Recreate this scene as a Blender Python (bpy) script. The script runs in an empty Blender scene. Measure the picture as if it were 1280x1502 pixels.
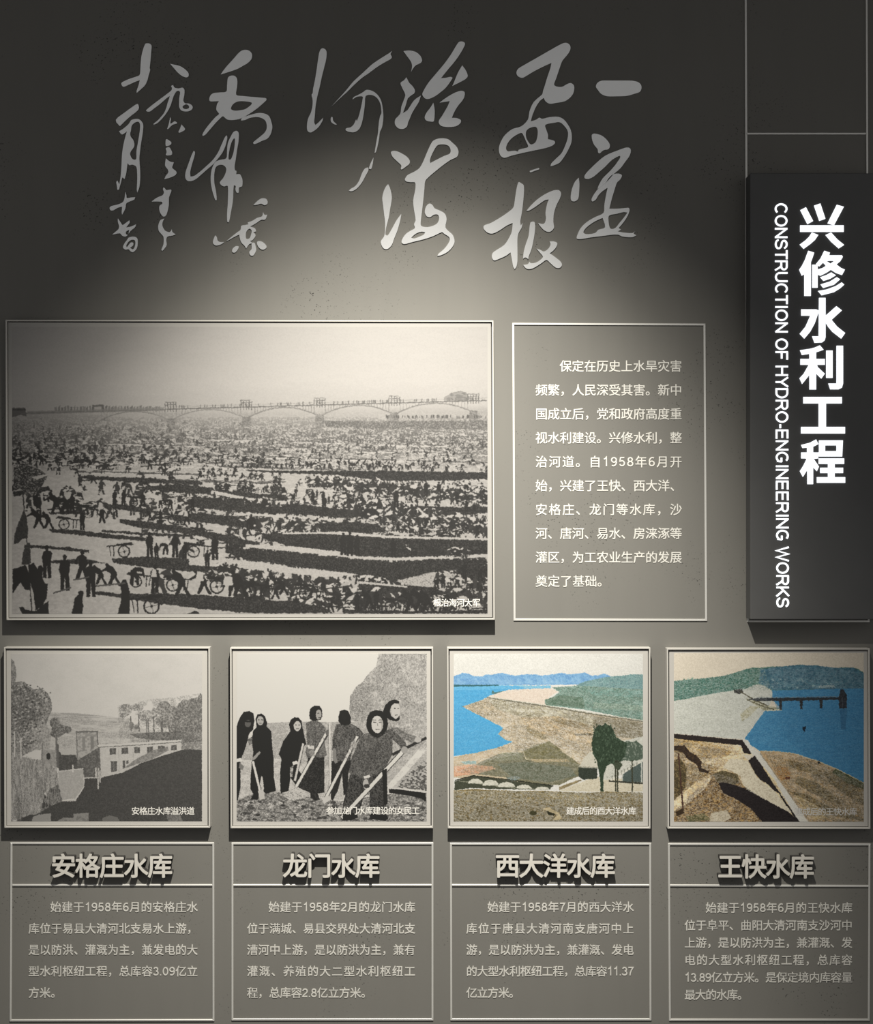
import bpy, math, random
import numpy as np
from mathutils import Vector

# ------------------------------------------------------------------ units
S = 0.0016            # metres per photograph pixel on the wall plane
CX, CY = 640.0, 751.0
CAMZ = 1.6
DC = 1800.0           # camera distance, in wall pixels
W, H = 1280, 1502
scn = bpy.context.scene
col = scn.collection

# ------------------------------------------------------------------ camera
cam = bpy.data.cameras.new('camera')
cam.sensor_fit = 'HORIZONTAL'
cam.sensor_width = 36.0
cam.lens = 36.0 * DC / W
cam.clip_start = 0.05
cam_ob = bpy.data.objects.new('camera', cam)
cam_ob.location = (0, -DC * S, CAMZ)
cam_ob.rotation_euler = (math.pi / 2, 0, 0)
col.objects.link(cam_ob)
scn.camera = cam_ob

# ------------------------------------------------------------------ world, lamps, exposure
world = bpy.data.worlds.new('gallery_ambient')
scn.world = world
world.use_nodes = True
bg = world.node_tree.nodes['Background']
bg.inputs[0].default_value = (1.0, 0.985, 0.965, 1)
bg.inputs[1].default_value = 0.33

scn.view_settings.view_transform = 'Standard'
scn.view_settings.look = 'None'
scn.view_settings.exposure = 0.0
scn.view_settings.gamma = 1.0
scn.view_settings.use_curve_mapping = False

LX, LY, LD = 659.0, -315.0, 900.0      # ceiling spotlight, wall pixels
AX, AY = 568.0, 1085.0                  # where its axis meets the wall
def wpos(px, py, d=0.0):
    return Vector(((px - CX) * S, -d * S, CAMZ + (CY - py) * S))
for nm, half, power in (('spotlight_spill', 0.514, 340.0), ('spotlight_beam', 0.428, 515.0)):
    l = bpy.data.lights.new(nm, 'SPOT')
    l.energy = power
    l.color = (1.0, 0.957, 0.862)
    l.spot_size = 2 * half
    l.spot_blend = 1.0
    l.shadow_soft_size = 0.012
    lo = bpy.data.objects.new(nm, l)
    lo.location = wpos(LX, LY, LD)
    lo.rotation_euler = (wpos(AX, AY, 0) - lo.location).to_track_quat('-Z', 'Y').to_euler()
    col.objects.link(lo)

# ------------------------------------------------------------------ materials
def lin(c):
    c = np.asarray(c, float) / 255.0
    return np.where(c < .04045, c / 12.92, ((c + .055) / 1.055) ** 2.4)

def material(name, color, rough=.6, metal=0.0, spec=.4, noise=0.0, nscale=40.0, bump=0.0, emit=0.0):
    m = bpy.data.materials.new(name); m.use_nodes = True
    nt = m.node_tree; b = nt.nodes['Principled BSDF']
    b.inputs['Base Color'].default_value = (*color, 1)
    b.inputs['Roughness'].default_value = rough
    b.inputs['Metallic'].default_value = metal
    b.inputs['Specular IOR Level'].default_value = spec
    if emit:
        b.inputs['Emission Color'].default_value = (*color, 1)
        b.inputs['Emission Strength'].default_value = emit
    if noise or bump:
        tc = nt.nodes.new('ShaderNodeTexCoord')
        n = nt.nodes.new('ShaderNodeTexNoise'); n.inputs['Scale'].default_value = nscale
        n.inputs['Detail'].default_value = 5
        nt.links.new(tc.outputs['Object'], n.inputs['Vector'])
        if noise:
            mr = nt.nodes.new('ShaderNodeMapRange')
            mr.inputs['To Min'].default_value = 1 - noise; mr.inputs['To Max'].default_value = 1 + noise
            nt.links.new(n.outputs['Fac'], mr.inputs['Value'])
            mx = nt.nodes.new('ShaderNodeVectorMath'); mx.operation = 'SCALE'
            mx.inputs[0].default_value = color
            nt.links.new(mr.outputs[0], mx.inputs['Scale'])
            nt.links.new(mx.outputs[0], b.inputs['Base Color'])
        if bump:
            bp = nt.nodes.new('ShaderNodeBump'); bp.inputs['Strength'].default_value = bump
            bp.inputs['Distance'].default_value = .001
            nt.links.new(n.outputs['Fac'], bp.inputs['Height'])
            nt.links.new(bp.outputs[0], b.inputs['Normal'])
    return m

def wall_material():
    m = bpy.data.materials.new('grey_micro_cement'); m.use_nodes = True
    nt = m.node_tree; L = nt.links.new; b = nt.nodes['Principled BSDF']
    b.inputs['Roughness'].default_value = .75
    b.inputs['Specular IOR Level'].default_value = .15
    tc = nt.nodes.new('ShaderNodeTexCoord')
    def noise(scale, detail=3, rough=.5, sc=None):
        n = nt.nodes.new('ShaderNodeTexNoise'); n.inputs['Scale'].default_value = scale
        n.inputs['Detail'].default_value = detail; n.inputs['Roughness'].default_value = rough
        if sc:
            mp = nt.nodes.new('ShaderNodeMapping'); mp.inputs['Scale'].default_value = sc
            L(tc.outputs['Object'], mp.inputs['Vector']); L(mp.outputs[0], n.inputs['Vector'])
        else:
            L(tc.outputs['Object'], n.inputs['Vector'])
        return n.outputs['Fac']
    def rng(v, a, b_, c, d):
        r = nt.nodes.new('ShaderNodeMapRange')
        for k, q in zip(('From Min', 'From Max', 'To Min', 'To Max'), (a, b_, c, d)):
            r.inputs[k].default_value = q
        L(v, r.inputs['Value']); return r.outputs[0]
    def mth(op, a, b_):
        r = nt.nodes.new('ShaderNodeMath'); r.operation = op
        for i, q in enumerate((a, b_)):
            if isinstance(q, (int, float)): r.inputs[i].default_value = q
            else: L(q, r.inputs[i])
        return r.outputs[0]
    cloud = rng(noise(2.2, 4), .3, .7, .965, 1.035)
    streak = rng(noise(9, 3, .5, (3, 1, .35)), .3, .7, .985, 1.015)
    vor = nt.nodes.new('ShaderNodeTexVoronoi'); vor.inputs['Scale'].default_value = 190
    L(tc.outputs['Object'], vor.inputs['Vector'])
    pit = rng(vor.outputs['Distance'], .18, .36, 1, 0)
    patch = rng(noise(3.6, 5, .65), .52, .62, 0, 1)
    keep = rng(noise(130, 1), .50, .60, 0, 1)
    pits = mth('MULTIPLY', mth('MULTIPLY', pit, patch), keep)
    dark = rng(pits, 0, 1, 1, .30)
    f = mth('MULTIPLY', mth('MULTIPLY', cloud, streak), dark)
    vm = nt.nodes.new('ShaderNodeVectorMath'); vm.operation = 'SCALE'
    vm.inputs[0].default_value = (.143, .1385, .1265)
    L(f, vm.inputs['Scale']); L(vm.outputs[0], b.inputs['Base Color'])
    h = mth('SUBTRACT', mth('MULTIPLY', noise(160, 4, .6), .35), pits)
    bp = nt.nodes.new('ShaderNodeBump'); bp.inputs['Strength'].default_value = .22
    bp.inputs['Distance'].default_value = .0012
    L(h, bp.inputs['Height']); L(bp.outputs[0], b.inputs['Normal'])
    return m

M_WALL = wall_material()
M_FLOOR = material('dark_stone_floor', (.05, .048, .045), .45, noise=.15, nscale=6)
M_CEIL = material('black_ceiling_paint', (.012, .012, .012), .9, noise=.1)
M_STRIP = material('satin_white_metal_strip', (.64, .63, .60), .45, metal=.5, noise=.03, nscale=60)
M_CALLI = material('brushed_silver_lettering', (.76, .765, .765), .17, metal=.60, noise=.03, nscale=50)
M_RIM = material('cream_lacquered_frame', (.42, .405, .375), .45, noise=.03, nscale=30)
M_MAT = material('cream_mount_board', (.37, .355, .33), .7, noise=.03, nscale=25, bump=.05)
M_TEXT = material('pale_acrylic_lettering', (.66, .645, .60), .5, metal=.3, noise=.03, nscale=80)
M_TITLE = material('cream_acrylic_title_letters', (.50, .48, .44), .5, noise=.03, nscale=60)
M_MAT_DIM = material('cream_mount_board_dimmed', (.27, .26, .244), .7, noise=.03, nscale=25, bump=.05)  # cream board for the large frame, colour darkened to offset strong spotlighting
M_SIDE = material('shade_toned_sides', (.03, .028, .026), .7, noise=.1, nscale=60)  # shade on title letter sides put into the colour; frame backing shares it
M_SIGN = material('charcoal_sign_panel', (.076, .076, .076), .55, spec=.35, noise=.08, nscale=14, bump=.03)
M_GLOW = material('backlit_white_letters', (.93, .96, 1.0), .4, emit=1.15)
M_CAP = material('white_caption_ink', (.60, .585, .55), .6, noise=.02)
M_CAPD = material('grey_caption_ink', (.44, .43, .41), .6, noise=.02)

# ------------------------------------------------------------------ object helpers
def link(name, mesh, mat=None, parent=None, loc=None):
    o = bpy.data.objects.new(name, mesh); col.objects.link(o)
    if mat is not None and not mesh.materials: mesh.materials.append(mat)
    if parent is not None: o.parent = parent
    if loc is not None: o.location = loc
    return o

def thing(name, label, cat, group=None, loc=(0, 0, 0)):
    o = bpy.data.objects.new(name, None); col.objects.link(o)
    o.empty_display_size = .05; o.location = loc
    o['label'] = label; o['category'] = cat
    if group: o['group'] = group
    return o

def pp(px, py, d):
    """point d wall-pixels in front of the wall, seen at photograph pixel (px, py)"""
    k = (DC - d) / DC
    return ((px - CX) * k * S, -d * S, CAMZ + (CY - py) * k * S)

def prism_mesh(name, quads, bevel=0):
    """boxes from front corners: each item (4 px corners tl,tr,br,bl ; d_back ; d_front)"""
    V, F = [], []
    for q, d0, d1 in quads:
        fr = [pp(x, y, d1) for x, y in q]
        base = len(V)
        V += fr + [(p[0], -d0 * S, p[2]) for p in fr]
        b = base
        F += [(b, b+3, b+2, b+1), (b+4, b+5, b+6, b+7),
              (b, b+1, b+5, b+4), (b+1, b+2, b+6, b+5), (b+2, b+3, b+7, b+6), (b+3, b, b+4, b+7)]
    me = bpy.data.meshes.new(name); me.from_pydata(V, [], F); me.validate(); me.update()
    return me

def bevelled(o, w=.0006, seg=2):
    m = o.modifiers.new('soft_edges', 'BEVEL'); m.width = w; m.segments = seg; m.limit_method = 'ANGLE'
    return o

def quad_inset(q, t):
    (x0, y0), (x1, y1), (x2, y2), (x3, y3) = q
    return [(x0+t, y0+t), (x1-t, y1+t), (x2-t, y2-t), (x3+t, y3-t)]

# ------------------------------------------------------------------ the setting
def slab(name, lo, hi, mat):
    V = [(x, y, z) for x in (lo[0], hi[0]) for y in (lo[1], hi[1]) for z in (lo[2], hi[2])]
    F = [(0,1,3,2),(4,6,7,5),(0,4,5,1),(2,3,7,6),(0,2,6,4),(1,5,7,3)]
    me = bpy.data.meshes.new(name); me.from_pydata(V, [], F); me.update()
    o = link(name, me, mat); o['kind'] = 'structure'; return o
slab('wall_back', (-3.2, 0, 0), (3.2, .12, 3.6), M_WALL)
slab('floor', (-3.2, -5.0, -.1), (3.2, .12, 0), M_FLOOR)
slab('ceiling', (-3.2, -1.9, 3.6), (3.2, .12, 3.7), M_CEIL)

# ------------------------------------------------------------------ lettering
vf_cache = {}
def dedupe_name(ch):
    if ch in '，、。.': return 'punctuation_mark'
    if ch.isdigit(): return 'numeral'
    return 'character'

def glyph_data(ch, weight=0.0, copies=0.0):
    """flat triangulated glyph (verts2d, faces) from the built-in font, em = 1"""
    key = (ch, weight, copies)
    if key in vf_cache: return vf_cache[key]
    c = bpy.data.curves.new('glyph', 'FONT'); c.body = ch; c.size = 1.0
    c.resolution_u = 3; c.offset = weight; c.fill_mode = 'FRONT'
    o = bpy.data.objects.new('glyph', c); col.objects.link(o)
    dg = bpy.context.evaluated_depsgraph_get()
    me = bpy.data.meshes.new_from_object(o.evaluated_get(dg))
    vs = [(v.co.x, v.co.y, 0) for v in me.vertices]
    fs = [tuple(p.vertices) for p in me.polygons]
    bpy.data.objects.remove(o); bpy.data.curves.remove(c); bpy.data.meshes.remove(me)
    if copies:
        V, F = [], []
        ring = ((copies, 0), (-copies, 0), (0, copies), (0, -copies)) if copies > .02 else ()
        for k, (dx, dy) in enumerate(ring + ((copies*.7, copies*.7), (-copies*.7, copies*.7), (copies*.7, -copies*.7), (-copies*.7, -copies*.7))):
            b = len(V); V += [(x + dx, y + dy, k) for x, y, _ in vs]; F += [tuple(i + b for i in f) for f in fs]
        vs, fs = V, F
    vf_cache[key] = (vs, fs)
    return vs, fs

# monoline grotesque numerals and capitals: polylines in a box of cap height 1
def arc(cx, cy, rx, ry, a0, a1, n=14):
    return [(cx + rx*math.cos(math.radians(a0+(a1-a0)*i/n)), cy + ry*math.sin(math.radians(a0+(a1-a0)*i/n))) for i in range(n+1)]
SG = {  # width, strokes
 'C': (.90, [arc(.46, .5, .38, .44, 42, 318, 20)]),
 'O': (.98, [arc(.49, .5, .40, .44, 0, 360, 24)]),
 'N': (.90, [[(.10,0),(.10,1)], [(.10,.96),(.80,.04)], [(.80,0),(.80,1)]]),
 'S': (.84, [[(.75,.74)]+arc(.43,.73,.30,.21,20,180,8)+arc(.43,.72,.30,.19,190,262,4)+arc(.42,.29,.34,.23,80,-20,6)+arc(.42,.28,.34,.22,-30,-172,9)+[(.075,.29)]]),
 'T': (.78, [[(.02,.94),(.76,.94)], [(.39,0),(.39,.94)]]),
 'R': (.90, [[(.10,0),(.10,1)], [(.10,.94),(.50,.94)]+arc(.54,.72,.24,.22,90,-90,8)+[(.10,.50)], [(.48,.48),(.62,.36),(.84,0)]]),
 'U': (.90, [[(.11,1),(.11,.36)]+arc(.45,.36,.34,.30,180,360,12)+[(.79,1)]]),
 'I': (.34, [[(.17,0),(.17,1)]]),
 'F': (.76, [[(.10,0),(.10,1)], [(.10,.94),(.72,.94)], [(.10,.50),(.64,.50)]]),
 'H': (.90, [[(.10,0),(.10,1)], [(.80,0),(.80,1)], [(.10,.53),(.80,.53)]]),
 'Y': (.84, [[(.03,1),(.42,.44),(.81,1)], [(.42,.44),(.42,0)]]),
 'D': (.90, [[(.10,0),(.10,1)], [(.10,.94),(.42,.94)]+arc(.42,.5,.38,.44,90,-90,12)+[(.10,.06)]]),
 '-': (.42, [[(.05,.36),(.37,.36)]]),
 'E': (.84, [[(.10,0),(.10,1)], [(.10,.94),(.77,.94)], [(.10,.52),(.72,.52)], [(.10,.06),(.79,.06)]]),
 'G': (.98, [arc(.48,.5,.39,.44,48,330,20)+[(.83,.22),(.83,.46)], [(.85,.45),(.50,.45)]]),
 'W': (1.18, [[(.03,1),(.32,.03),(.59,.97),(.86,.03),(1.15,1)]]),
 'K': (.86, [[(.10,0),(.10,1)], [(.80,1),(.12,.36)], [(.34,.56),(.83,0)]]),
 ' ': (.36, []),
 '0': (.78, [arc(.39,.5,.27,.44,0,360,22)]),
 '1': (.78, [[(.18,.76),(.34,.84),(.46,1),(.46,0)]]),
 '2': (.78, [[(.12,.70)]+arc(.39,.70,.26,.24,170,-20,9)+[(.56,.50),(.20,.20),(.12,.06),(.67,.06)]]),
 '3': (.78, [arc(.37,.72,.23,.22,160,-80,10), arc(.37,.28,.27,.23,80,-165,12)]),
 '5': (.78, [[(.63,.94),(.22,.94),(.15,.50)]+arc(.38,.33,.26,.27,140,-160,13)]),
 '6': (.78, [arc(.39,.31,.26,.25,0,360,16), arc(.45,.50,.33,.45,182,60,9)]),
 '7': (.78, [[(.10,.94),(.66,.94),(.46,.62),(.34,.30),(.30,0)]]),
 '8': (.78, [arc(.39,.73,.22,.21,0,360,14), arc(.39,.28,.27,.23,0,360,16)]),
 '9': (.78, [arc(.39,.69,.26,.25,0,360,16), arc(.33,.50,.33,.45,2,-120,9)]),
 '.': (.36, [[(.17,0),(.17,.10)]]),
}
def stroke_glyph(ch, wgt):
    key = ('stroke', ch, wgt)
    if key in vf_cache: return vf_cache[key]
    V, F = [], []
    for si, pl in enumerate(SG[ch][1]):
        n = len(pl); closed = n > 3 and abs(pl[0][0]-pl[-1][0]) < 1e-6 and abs(pl[0][1]-pl[-1][1]) < 1e-6
        b = len(V)
        for i, p in enumerate(pl):
            if closed: a, c = pl[(i-1) % (n-1)], pl[(i+1) % (n-1)]
            else: a, c = pl[max(i-1, 0)], pl[min(i+1, n-1)]
            d0 = Vector((p[0]-a[0], p[1]-a[1])); d1 = Vector((c[0]-p[0], c[1]-p[1]))
            if d0.length < 1e-9: d0 = d1
            if d1.length < 1e-9: d1 = d0
            d0.normalize(); d1.normalize(); t = d0 + d1
            t = t.normalized() if t.length > 1e-6 else d1
            nrm = Vector((-t.y, t.x)); k = 1/max(.45, nrm.dot(Vector((-d1.y, d1.x))))
            w = wgt/2*k
            V += [(p[0]+nrm.x*w, p[1]+nrm.y*w, si), (p[0]-nrm.x*w, p[1]-nrm.y*w, si)]
        for i in range(n-1):
            F.append((b+2*i, b+2*i+1, b+2*i+3, b+2*i+2))
    vf_cache[key] = (V, F)
    return V, F

def extrude_flat(name, vs, fs, front, back=0.0, mats=(None,), lay=None):
    """solid letters: 2d verts in metres (x, z); front/back = distance before the origin plane"""
    area = 0
    V = [(p[0], -front+(p[2] if len(p) > 2 else 0)*.000025, p[1]) for p in vs] + [(p[0], -back, p[1]) for p in vs]
    n = len(vs); F = []; mi = []
    edges = {}
    for f in fs:
        a = sum(vs[f[i]][0]*vs[f[(i+1) % len(f)]][1] - vs[f[(i+1) % len(f)]][0]*vs[f[i]][1] for i in range(len(f)))
        if abs(a) < 1e-14: continue
        f = f if a > 0 else tuple(reversed(f))      # counter-clockwise seen from -y
        F.append(f); mi.append(0)
        for i in range(len(f)):
            e = (f[i], f[(i+1) % len(f)])
            edges[e] = edges.get(e, 0) + 1
    for (a, b) in edges:
        if (b, a) not in edges:
            F.append((a, a+n, b+n, b)); mi.append(1 if len(mats) > 1 else 0)
    me = bpy.data.meshes.new(name); me.from_pydata(V, [], F)
    for m in mats: me.materials.append(m)
    me.polygons.foreach_set('material_index', mi); me.update()
    return me

glyph_mesh = {}
def put_char(ch, x, yc, size, d, parent, mats, weight, thick, stroke_w=.13, sx=1.0, copies=0.0):
    """one raised character whose em box starts at photo pixel x, is centred on yc"""
    k = (DC - d) / DC
    key = (ch, round(size, 3), weight, thick, mats[0].name, round(sx, 3), copies)
    if ch in SG:
        cap = size * .74
        vs, fs = stroke_glyph(ch, stroke_w)
        vs2 = [(a*cap*sx, (b - .5)*cap, l) for a, b, l in vs]
    else:
        vs, fs = glyph_data(ch, weight, copies)
        vs2 = [(a*size*sx, (b - .375)*size, l) for a, b, l in vs]
    if key not in glyph_mesh:
        glyph_mesh[key] = extrude_flat(dedupe_name(ch), [(a*k*S, b*k*S, l) for a, b, l in vs2], fs, thick*S, 0, mats)
    loc = pp(x, yc, d)
    return link(dedupe_name(ch), glyph_mesh[key], None, parent, (loc[0], -(d-thick)*S, loc[2]))

def adv(ch, size):
    if ch in SG: return SG[ch][0] * size * .74
    return size

def text_row(text, x0, x1, yc, size, d, parent, mats, weight=0.0, thick=.5, y1=None, **kw):
    """justified row from ink-left x0 to ink-right x1"""
    size_pad = size*.04
    tot = sum(adv(c, size) for c in text)
    gap = 0 if len(text) < 2 else ((x1 - x0 + 2*size_pad) - tot) / (len(text) - 1)
    x = x0 - size_pad
    for i, c in enumerate(text):
        y = yc + ((y1 - yc) * i / max(1, len(text)-1) if y1 is not None else 0)
        put_char(c, x, y, size, d, parent, mats, weight, thick, **kw)
        x += adv(c, size) + gap

# ------------------------------------------------------------------ print painter (flat pictures on the boards)
class Print:
    def __init__(s, x0, y0, x1, y1, sc, seed=1):
        s.x0, s.y0, s.sc = x0, y0, sc
        s.w = int(round((x1-x0)*sc)); s.h = int(round((y1-y0)*sc))
        s.a = np.zeros((s.h, s.w, 3), np.float32); s.rg = np.random.default_rng(seed)
        s.thb = 0.0; s.mixb = 0.0      # rarer / softer second tone
        s.t = lambda p: ((p[0]-x0)*sc, (p[1]-y0)*sc)
    def tf(s, f):            # f maps drawing coordinates to photo pixels
        s.t = lambda p: ((f(p)[0]-s.x0)*s.sc, (f(p)[1]-s.y0)*s.sc)
    def noise(s, cx, cy=None, octv=3, seed=0, shape=None):
        h, w = shape or (s.h, s.w); cy = cy or cx
        r = np.random.default_rng(seed + 77); out = np.zeros((h, w), np.float32); amp = 1; tot = 0
        for o in range(octv):
            gx, gy = max(1.0, cx/2**o), max(1.0, cy/2**o)
            nx, ny = int(w/gx)+3, int(h/gy)+3
            g = r.random((ny, nx)).astype(np.float32)
            X = np.arange(w)/gx; Y = np.arange(h)/gy
            xi = X.astype(int); yi = Y.astype(int)
            fx = (X-xi); fy = (Y-yi); fx = fx*fx*(3-2*fx); fy = (fy*fy*(3-2*fy))[:, None]
            top = g[yi][:, xi]*(1-fx) + g[yi][:, xi+1]*fx
            bot = g[yi+1][:, xi]*(1-fx) + g[yi+1][:, xi+1]*fx
            out += amp*(top*(1-fy)+bot*fy); tot += amp; amp *= .6
        return out/tot
    def mask(s, pts):
        P = [s.t(p) for p in pts]
        xs = [p[0] for p in P]; ys = [p[1] for p in P]
        x0, x1 = max(0, int(min(xs))-1), min(s.w, int(max(xs))+2)
        y0, y1 = max(0, int(min(ys))-1), min(s.h, int(max(ys))+2)
        if x1 <= x0 or y1 <= y0: return None
        X = (np.arange(x0, x1)+.5)[None, :]; m = np.zeros((y1-y0, x1-x0), bool)
        n = len(P)
        for i in range(n):
            (ax, ay), (bx, by) = P[i], P[(i+1) % n]
            if ay == by: continue
            lo, hi = (ay, by) if ay < by else (by, ay)
            r0, r1 = max(y0, int(math.ceil(lo-.5))), min(y1, int(math.ceil(hi-.5)))
            if r1 <= r0: continue
            Y = (np.arange(r0, r1)+.5)
            xc = ax + (Y-ay)*(bx-ax)/(by-ay)
            m[r0-y0:r1-y0] ^= (X < xc[:, None])
        return m, slice(y0, y1), slice(x0, x1)
    def poly(s, pts, c, al=1.0, tex=None):
        """fill; tex=(second colour, noise field, threshold, softness)"""
        r = s.mask(pts)
        if r is None: return
        m, sy, sx = r
        if not m.any(): return
        c = np.array(c if hasattr(c, '__len__') else (c, c, c), np.float32)
        v = s.a[sy, sx]
        if tex is not None:
            c2, nf, th, so = tex
            c2 = np.array(c2 if hasattr(c2, '__len__') else (c2, c2, c2), np.float32)
            c2 = c2+(c-c2)*s.mixb
            k = np.clip((nf[sy, sx]-th-s.thb)/so+.5, 0, 1)[..., None]
            cc = c*(1-k)+c2*k
        else:
            cc = np.broadcast_to(c, v.shape)
        v[m] = v[m]*(1-al)+cc[m]*al
    def ink(s, pts, cx, cy, seed, wd=.035, dark=.55, light=.0, shear=0.0, dens=.5, col=None):
        """broken pen-like relief lines inside a region: contour lines of a sheared noise field"""
        cx *= 1.7; cy *= 1.6
        n = s.noise(cx, cy, 3, seed); m2 = s.noise(cx*3, cy*3, 2, seed+5)
        if shear:
            Y, X = np.mgrid[0:s.h, 0:s.w]; n = n[(Y-(shear*X).astype(int)) % s.h, X]
        r = s.mask(pts)
        if r is None: return
        m, sy, sx = r; q = n[sy, sx]; g = np.clip((m2[sy, sx]-(1-dens))/.12+.5, 0, 1)
        f = s.noise(2, 2, 1, seed+9)[sy, sx]
        d = np.zeros_like(q)
        for lv in (.38, .46, .54, .62): d = np.maximum(d, np.clip(1.6-np.abs(q-lv)/wd*2, 0, 1))
        d *= g*np.clip((f-.25)*4, 0, 1)
        l = np.zeros_like(q)
        for lv in (.42, .50, .58): l = np.maximum(l, np.clip(1.6-np.abs(q-lv)/wd*2, 0, 1))
        v = s.a[sy, sx]; c = np.array(col if col is not None else (.12, .11, .09), np.float32)
        k = (d*dark)[..., None]; o = v*(1-k)+c*k
        k2 = (l*light)[..., None]; o = o*(1-k2)+.92*k2
        v[m] = o[m]
    def line(s, pts, w, c, al=1.0):
        for (a, b) in zip(pts[:-1], pts[1:]):
            dx, dy = b[0]-a[0], b[1]-a[1]; L = math.hypot(dx, dy) or 1
            nx, ny = -dy/L*w/2, dx/L*w/2
            s.poly([(a[0]+nx, a[1]+ny), (b[0]+nx, b[1]+ny), (b[0]-nx, b[1]-ny), (a[0]-nx, a[1]-ny)], c, al)
    def ell(s, x, y, rx, ry, c, al=1.0, tex=None, n=16):
        s.poly([(x+rx*math.cos(6.2832*i/n), y+ry*math.sin(6.2832*i/n)) for i in range(n)], c, al, tex)
    def ring(s, x, y, r, w, c, al=1.0):
        s.line([(x+r*math.cos(6.2832*i/16), y+r*math.sin(6.2832*i/16)) for i in range(17)], w, c, al)
    def blur(s, n=1):
        for _ in range(n):
            p = np.pad(s.a, ((1, 1), (1, 1), (0, 0)), 'edge')
            s.a = (p[1:-1, 1:-1]*4 + p[:-2, 1:-1]*2 + p[2:, 1:-1]*2 + p[1:-1, :-2]*2 + p[1:-1, 2:]*2
                   + p[:-2, :-2] + p[:-2, 2:] + p[2:, :-2] + p[2:, 2:]) / 16
    def warp(s, amp, cell, seed=50):
        dx = (s.noise(cell, cell, 3, seed)-.5)*2*amp; dy = (s.noise(cell, cell, 3, seed+1)-.5)*2*amp
        Y, X = np.mgrid[0:s.h, 0:s.w]
        s.a = s.a[np.clip((Y+dy).astype(int), 0, s.h-1), np.clip((X+dx).astype(int), 0, s.w-1)]
    def image(s, name, gain, tint=(1, 1, 1)):
        a = np.clip(s.a, 0, 1)
        l = np.where(a < .04045, a/12.92, ((a+.055)/1.055)**2.4) * gain * np.array(tint)
        l = np.clip(l, 0, 1)
        e = np.where(l < .0031308, l*12.92, 1.055*l**(1/2.4)-.055)
        img = bpy.data.images.new(name, s.w, s.h)
        out = np.ones((s.h, s.w, 4), np.float32); out[..., :3] = e[::-1]
        img.pixels.foreach_set(out.ravel()); img.update(); img.pack()
        return img

def print_material(name, img):
    m = bpy.data.materials.new(name); m.use_nodes = True
    nt = m.node_tree; b = nt.nodes['Principled BSDF']
    uv = nt.nodes.new('ShaderNodeUVMap'); uv.uv_map = 'UVMap'
    t = nt.nodes.new('ShaderNodeTexImage'); t.image = img; t.extension = 'EXTEND'
    nt.links.new(uv.outputs[0], t.inputs[0]); nt.links.new(t.outputs[0], b.inputs['Base Color'])
    b.inputs['Roughness'].default_value = .6; b.inputs['Specular IOR Level'].default_value = .25
    tc = nt.nodes.new('ShaderNodeTexCoord')
    n = nt.nodes.new('ShaderNodeTexNoise'); n.inputs['Scale'].default_value = 350
    nt.links.new(tc.outputs['Object'], n.inputs['Vector'])
    bp = nt.nodes.new('ShaderNodeBump'); bp.inputs['Strength'].default_value = .05; bp.inputs['Distance'].default_value = .001
    nt.links.new(n.outputs['Fac'], bp.inputs['Height']); nt.links.new(bp.outputs[0], b.inputs['Normal'])
    return m

def Q(s):
    v = [float(a) for a in s.replace(',', ' ').split()]
    return list(zip(v[::2], v[1::2]))

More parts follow.
